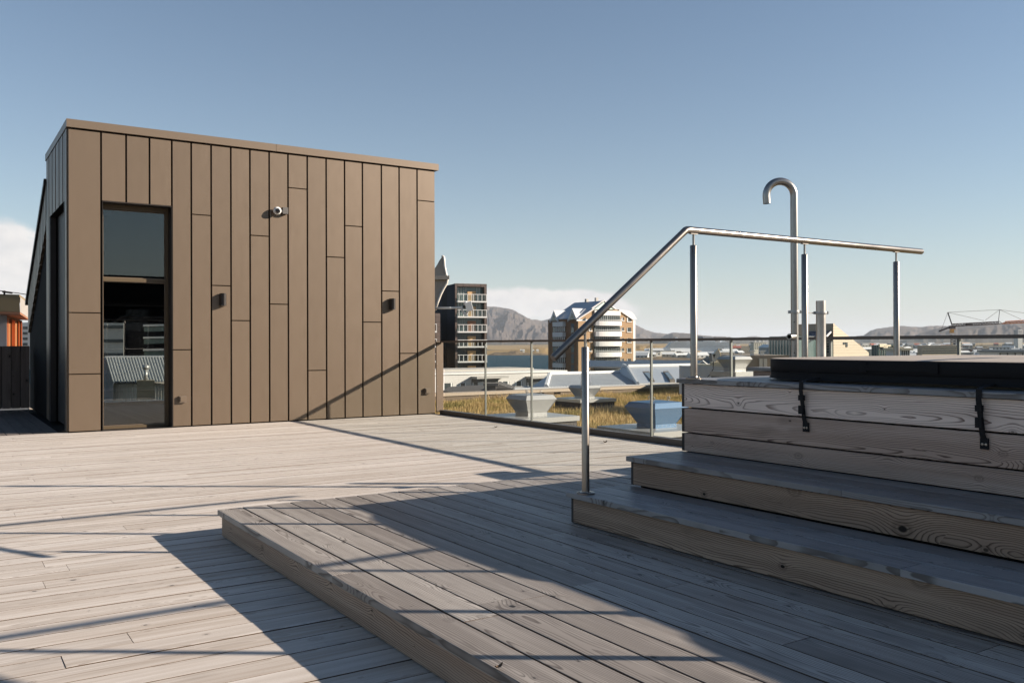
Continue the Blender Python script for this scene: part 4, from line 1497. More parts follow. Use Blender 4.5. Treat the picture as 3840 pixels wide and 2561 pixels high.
wh = thing('white_brick_house', 'long white brick building with dark canopied window bays', 'building', (60, YW, -8))
zt = float(W(700, 46)[2])
xr = float(W(1487, 60)[0])
xl = float(W(-260, 60)[0])
MB().box(xl, xr, YW, YW + 9, -22, zt - 0.2).build('walls', wbm, wh)
MB().box(xl, xr + 0.1, YW - 0.12, YW + 9.1, zt - 0.198, zt).build('coping', whitep, wh)
MB().box(xl, float(W(1265, 60)[0]), YW + 3, YW + 8.5, zt + 0.001, float(W(500, 20)[2])).build('roof_parapet', concrete, wh)
canopy = plain('grey_canopy', (0.28, 0.27, 0.25), 0.6)
for q0, q1, c0, c1_ in ((296, 634, 288, 686), (988, 1240, 975, 1290)):
    a, b = W(q0, 125), W(q1, 262)
    rc = MB().box(float(a[0]), float(b[0]), YW - 0.02, YW - 0.004, float(b[2]) - 0.6, float(a[2])).build('window_bay', glassy, wh)
    a, b = W(c0, 104), W(c1_, 122)
    MB().box(float(a[0]), float(b[0]), YW - 1.3, YW - 0.003, float(b[2]), float(a[2]) - 0.02).build('canopy', canopy, wh)
    for d in (10, 75, 230, 300):
        a, b = W(q0 + d, 180), W(q0 + d + 11, 262)
        MB().box(float(a[0]), float(b[0]), YW - 0.09, YW - 0.021, float(b[2]) - 0.5, float(a[2])).build('frame', whitem, rc)
    a, b = W(q0 + 75, 178), W(q0 + 120, 236)
    MB().prism([(float(a[0]), YW - 0.1, float(a[2])), (float(b[0]), YW - 0.5, float(a[2]) + 0.05), (float(b[0]) + 0.1, YW - 0.6, float(b[2])), (float(a[0]), YW - 0.1, float(b[2]))], (0, 0.05, 0)).build('open_sash', whitem, rc)
for q0, q1, r0, r1 in ((-60, 58, 192, 275), (148, 238, 192, 268), (680, 772, 170, 240), (850, 940, 168, 240)):
    a, b = W(q0, r0), W(q1, r1)
    wi = MB().box(float(a[0]), float(b[0]), YW - 0.02, YW - 0.004, float(b[2]) - 0.4, float(a[2])).build('window', glassy, wh)
    MB().box(float(a[0]) - 0.05, float(a[0]) + 0.1, YW - 0.05, YW - 0.021, float(b[2]) - 0.4, float(a[2])).build('frame', whitem, wi)
    MB().box(float(b[0]) - 0.25, float(b[0]) - 0.08, YW - 0.05, YW - 0.021, float(b[2]) - 0.4, float(a[2])).build('frame', whitem, wi)

# --- dark shed roof with a chimney box in front of it
sd = thing('dark_shed', 'dark felt shed roof with boxy chimney below the white building', 'shed', V(1850, 1470, 50))
fm = plain('dark_felt', (0.07, 0.065, 0.06), 0.8, var=0.2, scale=1.5)
MB().prism([V(1660, 1466, 50), V(1806, 1457, 52), V(1918, 1459, 52), V(1935, 1466, 50), V(1935, 1490, 50), V(1660, 1490, 50)], Vector(HF) * 5).build('body', fm, sd)
MB().prism([V(1850, 1461, 49.5), V(1870, 1440, 50), V(1930, 1461, 49.5)], Vector(HF) * 4).build('gable', fm, sd)
MB().prism([V(1868, 1441, 49.45), V(1874, 1440, 49.45), V(1936, 1462, 49.45), V(1928, 1462, 49.45)], Vector(HF) * 0.1).build('barge_board', concrete, sd)
MB().box(-0.28, 0.28, -0.3, 0.3, -2, 0, (V(1841, 1446, 49), Vector(HR), Vector(HF), Z3)).build('chimney', plain('brown_concrete', (0.18, 0.16, 0.14), 0.9, var=0.2), sd)
MB().box(-0.42, 0.42, -0.4, 0.4, 0.001, 0.16, (V(1841, 1446, 49), Vector(HR), Vector(HF), Z3)).build('chimney_cap', plain('brown_cap', (0.2, 0.18, 0.16), 0.9, var=0.2), sd)

# --- grey corrugated roofs
ax = tuple(float(v) for v in (Vector((1, 0, 0)))[:2])
roofm = corrugated('grey_corrugated', (0.34, 0.36, 0.38), 0.17, ax)
roofs = plain('grey_flat_sheet', (0.33, 0.36, 0.40), 0.45, var=0.08, scale=0.8)
gh = thing('grey_roof_house', 'long hipped corrugated grey roof below the brick tower', 'building', V(2150, 1450, 44))


def roofpatch(poly, mat, name, parent, th=0.12):
    a = (poly[1] - poly[0]).cross(poly[2] - poly[0]).normalized()
    if a.z < 0:
        a = -a
    return MB().prism([p - a * th for p in poly], a * th).build(name, mat, parent)


roofpatch([V(2049, 1449.5, 42), V(2430, 1438, 45), V(2322, 1396.5, 50), V(2061, 1404, 47)], roofm, 'roof_slope', gh)
roofpatch([V(1992, 1452, 44.5), V(2047, 1449.8, 42), V(2059.5, 1404, 47)], roofs, 'hip', gh)
MB().tube([V(2047.5, 1449, 41.95), V(2060.5, 1403, 46.9), V(2200, 1399.5, 48.4), V(2320, 1396, 49.9)], 0.12, 6).build('ridge_flashing', whiteroof, gh)
MB().prism([V(1930, 1456, 41), V(2430, 1441, 44), V(2430, 1449, 44), V(1930, 1464, 41)], Vector(HF) * 0.4).build('gutter', whiteroof, gh)
MB().prism([V(1930, 1464, 41.2), V(2430, 1449, 44.2), V(2430, 1700, 44.2), V(1930, 1700, 41.2)], Vector(HF) * 4).build('walls', concrete, gh)
g2 = thing('skylight_roof_house', 'taller grey sheet roof with two skylights beside the hipped roof', 'building', V(2450, 1437, 44))
roofpatch([V(2392, 1437.5, 44), V(2700, 1430, 46.5), V(2610, 1372, 52), V(2354, 1377, 50)], roofs, 'roof_slope', g2)
roofpatch([V(2392, 1437.2, 43.95), V(2354, 1376.8, 49.9), V(2338, 1369, 51), V(2317, 1395, 50.5)], roofs, 'valley_cheek', g2)
MB().tube([V(2391, 1438, 43.9), V(2353, 1376, 49.85), V(2337, 1368.5, 51)], 0.10, 6).build('verge', whiteroof, g2)
MB().tube([V(2353, 1376, 49.85), V(2610, 1371, 51.9)], 0.16, 6).build('ridge_flashing', whiteroof, g2)
MB().prism([V(2392, 1438, 44), V(2700, 1431, 46.4), V(2700, 1700, 46.4), V(2392, 1700, 44)], Vector(HF) * 5).build('walls', concrete, g2)
for (q0, r0), (q1, r1), (q2, r2), (q3, r3) in (((160, 1080), (300, 1072), (420, 1272), (340, 1275)), ((595, 1075), (700, 1068), (850, 1255), (742, 1262))):
    cc4 = lambda q, r: (2380 + q / 5.598, 1200 + r / 5.598)
    dd = lambda r: 51.0 - (r - 960) / 340 * 6.5
    poly = [V(*cc4(q, r), dd(r) - 0.25) for q, r in ((q0, r0), (q1, r1), (q2, r2), (q3, r3))]
    so = roofpatch(poly, plain('skylight_frame', (0.14, 0.12, 0.10), 0.5), 'skylight', g2, 0.18)
    cen = sum(poly, Vector()) / 4
    roofpatch([cen + (p - cen) * 0.72 + (Vector(CAM) - cen).normalized() * 0.1 for p in poly], plain('skylight_pane', (0.09, 0.10, 0.11), 0.12), 'pane', so, 0.03)

# --- small gabled houses with mint gables nearer the water
mint = plain('mint_wall', (0.36, 0.47, 0.40), 0.7)
for (pl, pk, pr, py_k, py_e, d, lab) in ((2398, 2430, 2452, 1356, 1377, 120, 'pale roofed house with mint gable right of the brick tower'), (2612, 2635, 2655, 1354, 1369, 110, 'small pale roofed house with mint gable behind the railing')):
    t = thing('gabled_house', lab, 'house', V(pk, py_e, d))
    MB().prism([V(pl, py_e, d), V(pk, py_k, d), V(pr, py_e, d)], Vector(HF) * 0.3).build('gable', mint, t)
    bk = -Vector(HR) * 7 + Vector(HF) * 9
    roofpatch([V(pl - 1, py_e + 1, d - 0.3), V(pk, py_k - 1, d - 0.3), V(pk, py_k - 1, d - 0.3) + bk, V(pl - 1, py_e + 1, d - 0.3) + bk], whiteroof, 'roof', t, 0.3)
    roofpatch([V(pr + 1, py_e + 1, d - 0.3), V(pk, py_k - 1, d - 0.3), V(pk, py_k - 1, d - 0.3) + bk, V(pr + 1, py_e + 1, d - 0.3) + bk], whiteroof, 'roof', t, 0.3)
    MB().tube([V(pl - 1, py_e + 1, d - 0.4), V(pk, py_k - 1, d - 0.4), V(pr + 1, py_e + 1, d - 0.4)], 0.12, 5).build('barge_board', whitep, t)
    MB().box(-0.6, 3.0, 0.32, 9, -22, 0, (V(pl + 8, py_e, d), Vector(HR), Vector(HF), Z3)).build('walls', whitep, t)

# --- roof terrace clutter right of the second post
t = thing('terrace_wall', 'pale rendered terrace wall behind the floodlight', 'wall', V(2670, 1400, 22))
MB().prism([V(2560, 1372, 24), V(2716, 1375, 22), V(2730, 1390, 22), V(2730, 1480, 22), V(2560, 1480, 24)], Vector(HF) * 0.5).build('wall', plain('grey_render', (0.42, 0.44, 0.47), 0.8, var=0.06), t)
MB().prism([V(2612, 1366.5, 23.4), V(2714, 1367.5, 22), V(2714, 1375, 22), V(2612, 1373, 23.4)], Vector(HF) * 0.6).build('coping', plain('cream_coping', (0.5, 0.46, 0.36), 0.8), t)
t = thing('floodlight', 'old floodlight tilted on a thin pole above the terrace wall', 'floodlight', V(2678, 1400, 21.6))
k4 = lambda q, r, d=21.5: V(2380 + q / 5.598, 1200 + r / 5.598, d)
hs = plain('floodlight_glass', (0.42, 0.42, 0.40), 0.25, 0, 0.6, var=0.2, scale=9)
MB().prism([k4(1750, 600), k4(1812, 745), k4(1700, 872), k4(1655, 868), k4(1638, 725)], Vector(HF) * 0.12).build('head', hs, t)
MB().tube([k4(1750, 600, 21.45), k4(1812, 745, 21.45), k4(1700, 872, 21.45)], 0.010, 6).build('rim', plain('tan_rim', (0.45, 0.36, 0.22), 0.6), t)
MB().prism([k4(1640, 720, 21.44), k4(1700, 715, 21.44), k4(1668, 800, 21.44)], Vector(HF) * 0.03).build('cracked_face', M['darkmetal'], t)
MB().tube([k4(1655, 868), k4(1650, 1000)], 0.012, 6).build('pole', M['darkmetal'], t)
MB().tube([k4(1660, 1010), k4(1640, 1040), k4(1600, 1120), k4(1530, 1195)], 0.009, 6).build('cable', M['black'], t, True)
MB().prism([k4(1660, 895), k4(1820, 860), k4(1840, 935), k4(1660, 945)], Vector(HF) * 0.4).build('ballast_box', plain('cream_box', (0.40, 0.36, 0.26), 0.8), t)
t = thing('brown_service_block', 'brown rooftop service block with two pale door panels', 'building', V(2850, 1380, 30))
bm_ = plain('brown_render', (0.20, 0.165, 0.13), 0.8, var=0.15)
MB().prism([V(2785, 1334, 30), V(2960, 1332, 30), V(2960, 1420, 30), V(2785, 1420, 30)], Vector(HF) * 5).build('walls', bm_, t)
for q in (2846, 2862):
    MB().prism([V(q, 1345, 29.97), V(q + 13, 1345, 29.97), V(q + 13, 1400, 29.97), V(q, 1400, 29.97)], -Vector(HF) * 0.06).build('door_panel', plain('pale_door', (0.46, 0.43, 0.38), 0.7), t)
for q in (2820, 2858):
    MB().box(-0.05, 0.05, -0.05, 0.05, 0, 0.14, (V(q, 1334, 30.3), Vector(HR), Vector(HF), Z3)).build('vent_stub', whitep, t)
    MB().box(-0.09, 0.09, -0.09, 0.09, 0.141, 0.18, (V(q, 1334, 30.3), Vector(HR), Vector(HF), Z3)).build('vent_cap', whitep, t)

# ------------------------------------------------------------------ sea, shores, mountains
ZSEA = -24.0
mt, t_, out = new_mat('sea_water')
sx_, sy_, sz_ = sep(geopos())
w1 = noise(comb(sx_, sy_, 0.0), 0.09, 5.0, 0.65)
w2 = noise(comb(sx_, sy_, 0.0), 0.010, 3.0, 0.5)
principled(t_, out, mixc(w2, (0.018, 0.048, 0.072), (0.028, 0.066, 0.092)), 0.6, 0.0, 0.02, bump(w1, 0.8, 2.5))
sea_m = mt
sea = struct(MB().box(-32000, 32000, -8000, 40000, ZSEA - 1, ZSEA).build('sea', sea_m))


def hash_noise(u, v, seed):
    """cheap smooth value noise for terrain (numpy)"""
    def h(i, j):
        s = np.sin(i * 127.1 + j * 311.7 + seed * 74.7) * 43758.5453
        return s - np.floor(s)
    i, j = np.floor(u), np.floor(v)
    fu, fv = u - i, v - j
    fu, fv = fu * fu * (3 - 2 * fu), fv * fv * (3 - 2 * fv)
    return (h(i, j) * (1 - fu) + h(i + 1, j) * fu) * (1 - fv) + (h(i, j + 1) * (1 - fu) + h(i + 1, j + 1) * fu) * fv


def fbm(u, v, seed, o=5, ridged=False):
    a, s, tot = 0.5, 0.0, 0.0
    for k in range(o):
        n = hash_noise(u * 2 ** k, v * 2 ** k, seed + k * 13)
        if ridged:
            n = 1 - np.abs(n * 2 - 1)
        s = s + n * a
        tot += a
        a *= 0.5
    return s / tot


def terrain_mat(name, lo, hi, rock, scale, cliff=0.6):
    mt, t, out = new_mat(name)
    p = geopos()
    x, y, z = sep(p)
    n = noise(p, scale, 6.0, 0.62)
    n2 = noise(comb(x, y, z * 3.0), scale * 6, 5.0, 0.65)
    g = t.nodes.new('ShaderNodeNewGeometry')
    nz = sep(g.outputs['Normal'])[2]
    c = mixc(clamp01((n - 0.5) * 2.4 + 0.5), lo, hi)
    c = mixc(clamp01((1.0 - smooth(nz, 0.55, 0.92)) * cliff + (n2 - 0.5) * 0.9), c, rock)
    principled(t, out, c, 0.95, 0, 0.1)
    return mt


def mountain(name, label, prof, d_ridge, d_base, mat, seed, cols=220, rows=46, gully=0.22, freq=7.0, shape=1.25, base_py=1289):
    px = np.array([p[0] for p in prof], float)
    py = np.array([p[1] for p in prof], float)
    cx = np.linspace(px[0], px[-1], cols)
    ry = np.interp(cx, px, py)
    ry = ry + (fbm(cx / 9.0, cx * 0 + seed, seed, 4) - 0.5) * 2.2
    b = MB()
    base_dir = np.array([ray(c, 1285) for c in cx])
    top = CAM[2] + (1285.5 - (cx - 1920) * 0.00342 - ry) / FOC * d_ridge
    u = cx / 60.0
    for i in range(rows + 6):
        if i <= rows:
            v = i / rows
            dep = d_base + (d_ridge - d_base) * v
        else:
            v = 1 - (i - rows) / 6.0
            dep = d_ridge + (d_ridge - d_base) * 0.25 * (i - rows)
        # gullies run down the slope, fading out at crest and foot
        gl = fbm(u * freq / 7.0 + fbm(u, u * 0 + v * 1.3, seed + 3, 3) * 0.9, u * 0 + v * 2.6, seed, 5, True) - 0.5
        h = np.maximum(v ** shape + gl * gully * math.sin(math.pi * min(v, 1.0)) ** 0.8 * 0.9, 0)
        zz = ZSEA - 2 + (top - ZSEA + 2) * h
        p = CAM + base_dir * dep
        b.v += list(zip(p[:, 0].tolist(), p[:, 1].tolist(), zz.tolist()))
    R = rows + 6
    for i in range(R - 1):
        for k in range(cols - 1):
            b.f.append((i * cols + k, i * cols + k + 1, (i + 1) * cols + k + 1, (i + 1) * cols + k))
    o = b.build(name, mat, None, True)
    return struct(o)


esja_m = terrain_mat('mountain_rock', (0.050, 0.042, 0.040), (0.120, 0.097, 0.080), (0.022, 0.022, 0.027), 0.0022, 0.7)
hill_m = terrain_mat('brown_hills', (0.050, 0.042, 0.037), (0.085, 0.069, 0.055), (0.026, 0.025, 0.028), 0.0024, 0.6)
mountain('mountain', '', [(1560, 1236), (1640, 1200), (1720, 1160), (1790, 1143), (1826, 1143), (1865, 1145), (1922, 1154.5), (1951, 1171), (1993, 1194), (2011, 1193), (2047, 1200), (2130, 1220), (2250, 1245), (2400, 1272)], 10500, 7600, esja_m, 3, 380, 90, 0.46, 8.0, 0.78)
mountain('mountain', '', [(1960, 1215), (2100, 1180), (2250, 1185), (2340, 1195), (2389, 1215), (2425, 1232), (2460, 1242), (2505, 1246), (2600, 1262), (2700, 1275)], 12500, 9500, esja_m, 8, 200, 50, 0.4, 8.0, 0.9)
mountain('hills', '', [(2440, 1279), (2470, 1266), (2500, 1248), (2523, 1241), (2585, 1244), (2621, 1251), (2675, 1255), (2728, 1257), (2790, 1264), (2860, 1275)], 9000, 7000, hill_m, 15, 140, 36, 0.28, 8.0, 0.9)
mountain('hills', '', [(2640, 1275), (2700, 1262), (2755, 1261), (2791, 1258), (2830, 1254.5), (2887, 1262.5), (2905, 1258), (2934, 1254.5), (2960, 1251), (3010, 1256), (3080, 1266), (3150, 1275)], 15000, 12500, esja_m, 21, 140, 30, 0.26, 8.0, 1.0)
mountain('hills', '', [(3120, 1276), (3190, 1260.5), (3213, 1253.6), (3238, 1252), (3262, 1235), (3287, 1227), (3316, 1223), (3350, 1218.5), (3385, 1216), (3426, 1219.6), (3454, 1220), (3485, 1217), (3526, 1215), (3600, 1222), (3760, 1235)], 10500, 8000, esja_m, 31, 180, 40, 0.26, 8.0, 0.75)
mountain('hills', '', [(3400, 1262), (3450, 1245), (3480, 1236.5), (3500, 1230), (3526, 1223.5), (3560, 1215), (3587, 1211), (3648, 1207.5), (3690, 1203.5), (3755, 1205), (3829, 1198), (3900, 1200), (4010, 1215), (4150, 1225)], 8000, 6200, hill_m, 41, 190, 40, 0.30, 9.0, 0.7)

land_m = terrain_mat('autumn_moor', (0.22, 0.145, 0.065), (0.36, 0.25, 0.12), (0.09, 0.075, 0.05), 0.004, 0.3)
shore_m = terrain_mat('shore_rock', (0.10, 0.078, 0.055), (0.20, 0.15, 0.10), (0.04, 0.035, 0.03), 0.03, 0.8)


def strip(name, prof, d0, d1, mat, seed, rows=14, amp=0.5):
    """low land: prof = (px, py of its skyline); shore at d0, crest near d1"""
    px = np.array([p[0] for p in prof], float)
    py = np.array([p[1] for p in prof], float)
    cols = 150
    cx = np.linspace(px[0], px[-1], cols)
    ry = np.interp(cx, px, py)
    b = MB()
    base_dir = np.array([ray(c, 1285) for c in cx])
    top = CAM[2] + (1285.5 - (cx - 1920) * 0.00342 - ry) / FOC * d1
    edge = np.minimum(np.minimum(1.0, (cx - px[0]) / 25.0), (px[-1] - cx) / 25.0)
    for i in range(rows + 3):
        v = min(i / rows, 1.0)
        dep = d0 + (d1 - d0) * v if i <= rows else d1 * (1 + 0.12 * (i - rows))
        n = fbm(cx / 14.0, cx * 0 + v * 5, seed, 4) - 0.5
        h = (v ** 0.75 + n * amp * 0.5 * (0.2 + v)) * edge if i <= rows else cx * 0 - 0.4 * (i - rows)
        p = CAM + base_dir * dep
        zz = ZSEA - 0.6 + (top - ZSEA + 0.6) * h
        b.v += list(zip(p[:, 0].tolist(), p[:, 1].tolist(), zz.tolist()))
    for i in range(rows + 2):
        for k in range(cols - 1):
            b.f.append((i * cols + k, i * cols + k + 1, (i + 1) * cols + k + 1, (i + 1) * cols + k))
    return struct(b.build(name, mat, None, True))


strip('far_plain', [(1500, 1289), (1850, 1288), (2050, 1287), (2420, 1283), (2700, 1284), (3000, 1283), (3300, 1281), (3900, 1278)], 4200, 6600, land_m, 3, amp=0.2)
strip('island', [(1600, 1306), (1760, 1306), (1830, 1308), (1880, 1305), (1950, 1303), (2010, 1298), (2030, 1296), (2055, 1300), (2120, 1302), (2200, 1306)], 2050, 2700, land_m, 5)
strip('island', [(2330, 1300), (2400, 1289), (2470, 1291), (2505, 1297), (2560, 1303), (2640, 1306)], 2300, 2900, land_m, 9)
hl = strip('headland', [(2300, 1326), (2400, 1325), (2450, 1318), (2560, 1314), (2700, 1311), (2900, 1308), (3200, 1304)], 1370, 1900, land_m, 12, amp=0.35)
rk = strip('rocky_shore', [(1826, 1317), (1880, 1316), (1935, 1309), (1960, 1316), (1990, 1318), (2060, 1317)], 2040, 2110, shore_m, 17, 6, 1.4)
rk2 = strip('rocky_shore', [(2320, 1339), (2400, 1336), (2440, 1332), (2480, 1334), (2560, 1337), (2640, 1337), (2740, 1338), (2900, 1340)], 1340, 1420, shore_m, 19, 6, 1.2)

# town ground on the right, rising inland
tg = MB()
cols_, rows_ = 60, 30
for i in range(rows_):
    dep = 140 * (3200 / 140) ** (i / (rows_ - 1))
    for k in range(cols_):
        px = 2690 + (4500 - 2690) * k / (cols_ - 1)
        p = at(px, 1285, dep)
        tg.v.append((p[0], p[1], -21 + 17.5 * min(1, (dep / 3000) ** 0.8) * (0.75 + 0.25 * (k / cols_))))
for i in range(rows_ - 1):
    for k in range(cols_ - 1):
        tg.f.append((i * cols_ + k, i * cols_ + k + 1, (i + 1) * cols_ + k + 1, (i + 1) * cols_ + k))
town_m = terrain_mat('town_ground', (0.10, 0.085, 0.06), (0.16, 0.13, 0.09), (0.06, 0.055, 0.05), 0.02, 0.2)
struct(tg.build('town_ground', town_m, None, True))
# near city block ground (below the roofs)
struct(MB().box(-900, 500, -900, 620, -22.6, -22.3).build('street_ground', plain('asphalt', (0.06, 0.06, 0.06), 0.9)))


def ground_z(dep, px):
    return -21 + 17.5 * min(1, (dep / 3000) ** 0.8) * (0.75 + 0.25 * ((px - 2690) / 1810))


# ------------------------------------------------------------------ town houses
pal = [tuple(v * 0.8 for v in q) for q in [(0.70, 0.69, 0.66), (0.62, 0.60, 0.55), (0.45, 0.44, 0.42), (0.55, 0.46, 0.34), (0.30, 0.29, 0.28), (0.66, 0.62, 0.52), (0.36, 0.22, 0.16)]]
roofpal = [(0.62, 0.63, 0.64), (0.28, 0.30, 0.32), (0.42, 0.13, 0.09), (0.52, 0.53, 0.54), (0.16, 0.17, 0.18), (0.68, 0.68, 0.67)]
wallm = [plain('town_wall', c, 0.8, var=0.08, scale=0.2) for c in pal]
roofm_ = [plain('town_roof', c, 0.5, var=0.08, scale=0.2) for c in roofpal]
rr = random.Random(77)
HOUSES = []


def town_house(px, dep, w, dpt, h, flat, wm, rm, yaw, label, group, nwin=4, fl=2, z0=None):
    p = V(px, 1285, dep)
    z0 = ground_z(dep, px) if z0 is None else z0
    fr = (Vector((p.x, p.y, z0)), Vector(HR) * math.cos(yaw) + Vector(HF) * math.sin(yaw), -Vector(HR) * math.sin(yaw) + Vector(HF) * math.cos(yaw), Z3)
    t = thing('town_house', label, 'house', (p.x, p.y, z0), group)
    MB().box(-w / 2, w / 2, 0, dpt, -4, h, fr).build('walls', wm, t)
    if flat:
        MB().box(-w / 2 - 0.3, w / 2 + 0.3, -0.3, dpt + 0.3, h + 0.01, h + 0.5, fr).build('roof', rm, t)
    else:
        rh = min(w, dpt) * 0.32
        c = [(-w / 2 - 0.4, -0.5, h), (-w / 2 - 0.4, dpt / 2, h + rh), (-w / 2 - 0.4, dpt + 0.5, h)]
        MB().prism([fr[0] + fr[1] * a + fr[2] * b + Z3 * (q + 0.02) for a, b, q in c], fr[1] * (w + 0.8)).build('roof', rm, t)
    wb_ = MB()
    for f in range(fl):
        for k in range(nwin):
            x0 = -w / 2 + w * (k + 0.28) / nwin
            zz = h * (f + 0.35) / fl
            wb_.box(x0, x0 + w * 0.44 / nwin, -0.12, -0.005, zz, zz + h * 0.4 / fl, fr)
    wb_.build('windows', glassy, t)
    return t


for k in range(285):
    u = rr.random()
    dep = 330 * (2600 / 330) ** (u ** 0.65)
    px = rr.uniform(2750, 4150) if dep > 700 else rr.uniform(3240, 4150)
    if 3015 < px < 3300 and dep < 420:
        px += 320
    s = rr.uniform(0.8, 1.6)
    big = rr.random() < 0.22
    town_house(px, dep, (22 if big else 11) * s, (11 if big else 9) * s, (9.5 if big else 5.5) * rr.uniform(0.8, 1.2), big or rr.random() < 0.25, rr.choice(wallm), rr.choice(roofm_), rr.uniform(-0.7, 0.7), 'small distant town house among many on the right', 'distant town houses', 5 if big else 3, 3 if big else 2)
# harbour sheds and cottages on the headland
for k in range(22):
    px = rr.uniform(2400, 2760)
    dep = rr.uniform(1450, 1850)
    zz = ZSEA + (dep - 1370) / 530 * 9.5
    town_house(px, dep, rr.uniform(10, 45), rr.uniform(9, 16), rr.uniform(3.5, 6), rr.random() < 0.3, wallm[rr.choice((0, 0, 1, 5))], roofm_[rr.choice((0, 3, 5, 1))], rr.uniform(-0.5, 0.5), 'low pale harbour shed on the far headland', 'sheds on the far headland', 4, 1, zz)
# scattered farmhouses on the island
for px in (1955, 1963, 1999, 2016):
    town_house(px, 2250, 6, 5, 2.6, False, wallm[0], roofm_[5], 0.2, 'tiny white farmhouse on the island', 'island farmhouses', 3, 1, ZSEA + 8)

# town trees: a far wood that reads as one mass
tm = plain('autumn_foliage', (0.13, 0.095, 0.035), 0.9, 0, 0.1, var=0.6, scale=0.25)
tv, tf = [], []
for k in range(260):
    dep = 300 * (2400 / 300) ** rr.random()
    px = rr.uniform(2960, 4150)
    z0 = ground_z(dep, px)
    p = V(px, 1285, dep)
    R0 = rr.uniform(2.5, 5.0)
    for q in range(46):
        a, b_, c_ = rr.gauss(0, 1), rr.gauss(0, 1), rr.gauss(0, 0.8)
        nrm = math.sqrt(a * a + b_ * b_ + c_ * c_) + 1e-6
        r_ = R0 * rr.random() ** 0.4
        cx_, cy_, cz_ = p.x + a / nrm * r_, p.y + b_ / nrm * r_, z0 + R0 * 1.1 + c_ / nrm * r_
        s = rr.uniform(0.5, 1.1)
        i = len(tv)
        for _ in range(3):
            tv.append((cx_ + rr.uniform(-s, s), cy_ + rr.uniform(-s, s), cz_ + rr.uniform(-s, s)))
        tf.append((i, i + 1, i + 2))
b = MB()
b.v, b.f = tv, tf
o = b.build('town_trees', tm)
tag(o, 'autumn trees spread between the distant houses', 'trees')
o['kind'] = 'stuff'

# --- white slab block with rows of square windows
TB = Block(2827, 640, 14, 2876, 2815, -20)
t = thing('white_slab_block', 'white slab block with rows of dark windows in the town', 'building', TB.o)
zt = TB.sz(2850, 1285.5, 0)[1]
TB.body(zt, wallm[5], t)
for r in range(5):
    for k in range(6):
        q = 2831 + k * 7.6
        TB.rect(MB(), q, q + 3.2, 1289 + r * 4.4, 1291.4 + r * 4.4, 0, 0.003, 0.12).build('window', glassy, t)
MB().box(-0.4, TB.L[0] + 0.4, -TB.L[1], 0.3, zt + 0.01, zt + 0.5, TB.fr(0)).build('roof', wallm[2], t)
for k in range(3):
    MB().box(2 + k * 3.2, 3.2 + k * 3.2, -4, -2.5, zt + 0.51, zt + 2.0, TB.fr(0)).build('roof_house', wallm[2], t)
# --- row of terraced blocks
for k, (q0, q1, yt, wm, lab) in enumerate(((2878, 2915, 1304, wallm[2], 'grey gabled apartment block left of the shower pipe'), (2914, 2938, 1307, wallm[0], 'pale gabled apartment block left of the shower pipe'), (2936, 2966, 1308, wallm[6], 'red-brown gabled apartment block nearest the shower pipe'))):
    d = 330 - k * 8
    pe = V(q0, yt, d)
    w = (q1 - q0) / FOC * d
    fr = (Vector((pe.x, pe.y, 0)), Vector(HR), Vector(HF), Z3)
    t = thing('apartment_block', lab, 'building', (pe.x, pe.y, -21))
    MB().box(0, w, 0, 12, -21, pe.z, fr).build('walls', wm, t)
    MB().prism([fr[0] + Z3 * pe.z + fr[1] * a + Z3 * b - fr[2] * 0.3 for a, b in ((-0.3, 0.02), (w / 2, 1.3), (w + 0.3, 0.02))], fr[2] * 12.6).build('roof', roofm_[0], t)
    for f in range(4):
        for j in range(2):
            zz = pe.z - 1.9 - f * 2.4
            MB().box(w * (0.2 + 0.4 * j), w * (0.4 + 0.4 * j), -0.06, -0.004, zz, zz + 1.2, fr).build('window', glassy, t)
        MB().box(-0.02, w * 0.12, -0.5, -0.004, pe.z - 2.2 - f * 2.4, pe.z - 1.5 - f * 2.4, fr).build('balcony', whitep, t)

# --- beige building with a raking end wall
B3 = Block(3125, 118, 38, 3275, 2990, -22)
beige = plain('beige_panels', (0.42, 0.35, 0.255), 0.65, var=0.05, scale=0.5)
beiged = plain('beige_panels_shaded', (0.32, 0.265, 0.195), 0.65, var=0.05, scale=0.5)  # darker copy of the beige panels, with the front's shade in the colour
t = thing('beige_building', 'beige panelled building with a steeply raking end wall', 'building', B3.o)
zt = B3.sz(3125, 1213, 0)[1]
pk = B3.o + Z3 * zt
toe = B3.pt(3258, 1322, 0)
dn = Vector((0, 0, -1))
MB().prism([pk, toe, toe + dn * 18, pk + dn * 24], B3.e[1] * 0.4).build('raking_wall', beige, t)
MB().box(0.01, B3.L[1], 0.0, 0.4, -22, zt, (B3.o, B3.e[1], B3.e[0], Z3)).build('front_wall', beiged, t)
mb = MB()
for k in range(11):
    yy = 1222 + k * 10.2
    a, z = B3.sz(3126, yy, 0)
    s1 = max(0.05, (zt - z) / (zt - toe.z) * (toe - B3.o).dot(B3.e[0]))
    mb.box(0.02, s1 - 0.03, 0.002, 0.03, z - 0.015, z + 0.015, B3.fr(0))
mb.build('panel_joints', beiged, t)
for q0, r0, q1, r1 in ((3161, 1284, 3168, 1291.5), (3170.5, 1284, 3177.5, 1301)):
    B3.rect(MB(), q0, q1, r0, r1, 0, 0.003, 0.06).build('window', glassy, t)
MB().prism([B3.pt(3114, 1245, 1, 0.1), B3.pt(3030, 1247, 1, 0.1), B3.pt(3020, 1268, 1, 2.2), B3.pt(3098, 1266, 1, 2.2)], Z3 * 0.15).build('solar_roof', plain('solar_blue', (0.05, 0.075, 0.12), 0.25), t)
MB().tube([B3.pt(3116, 1244, 1, 0.1), B3.pt(3098, 1263, 1, 2.3)], 0.12, 5).build('roof_edge', whitep, t)
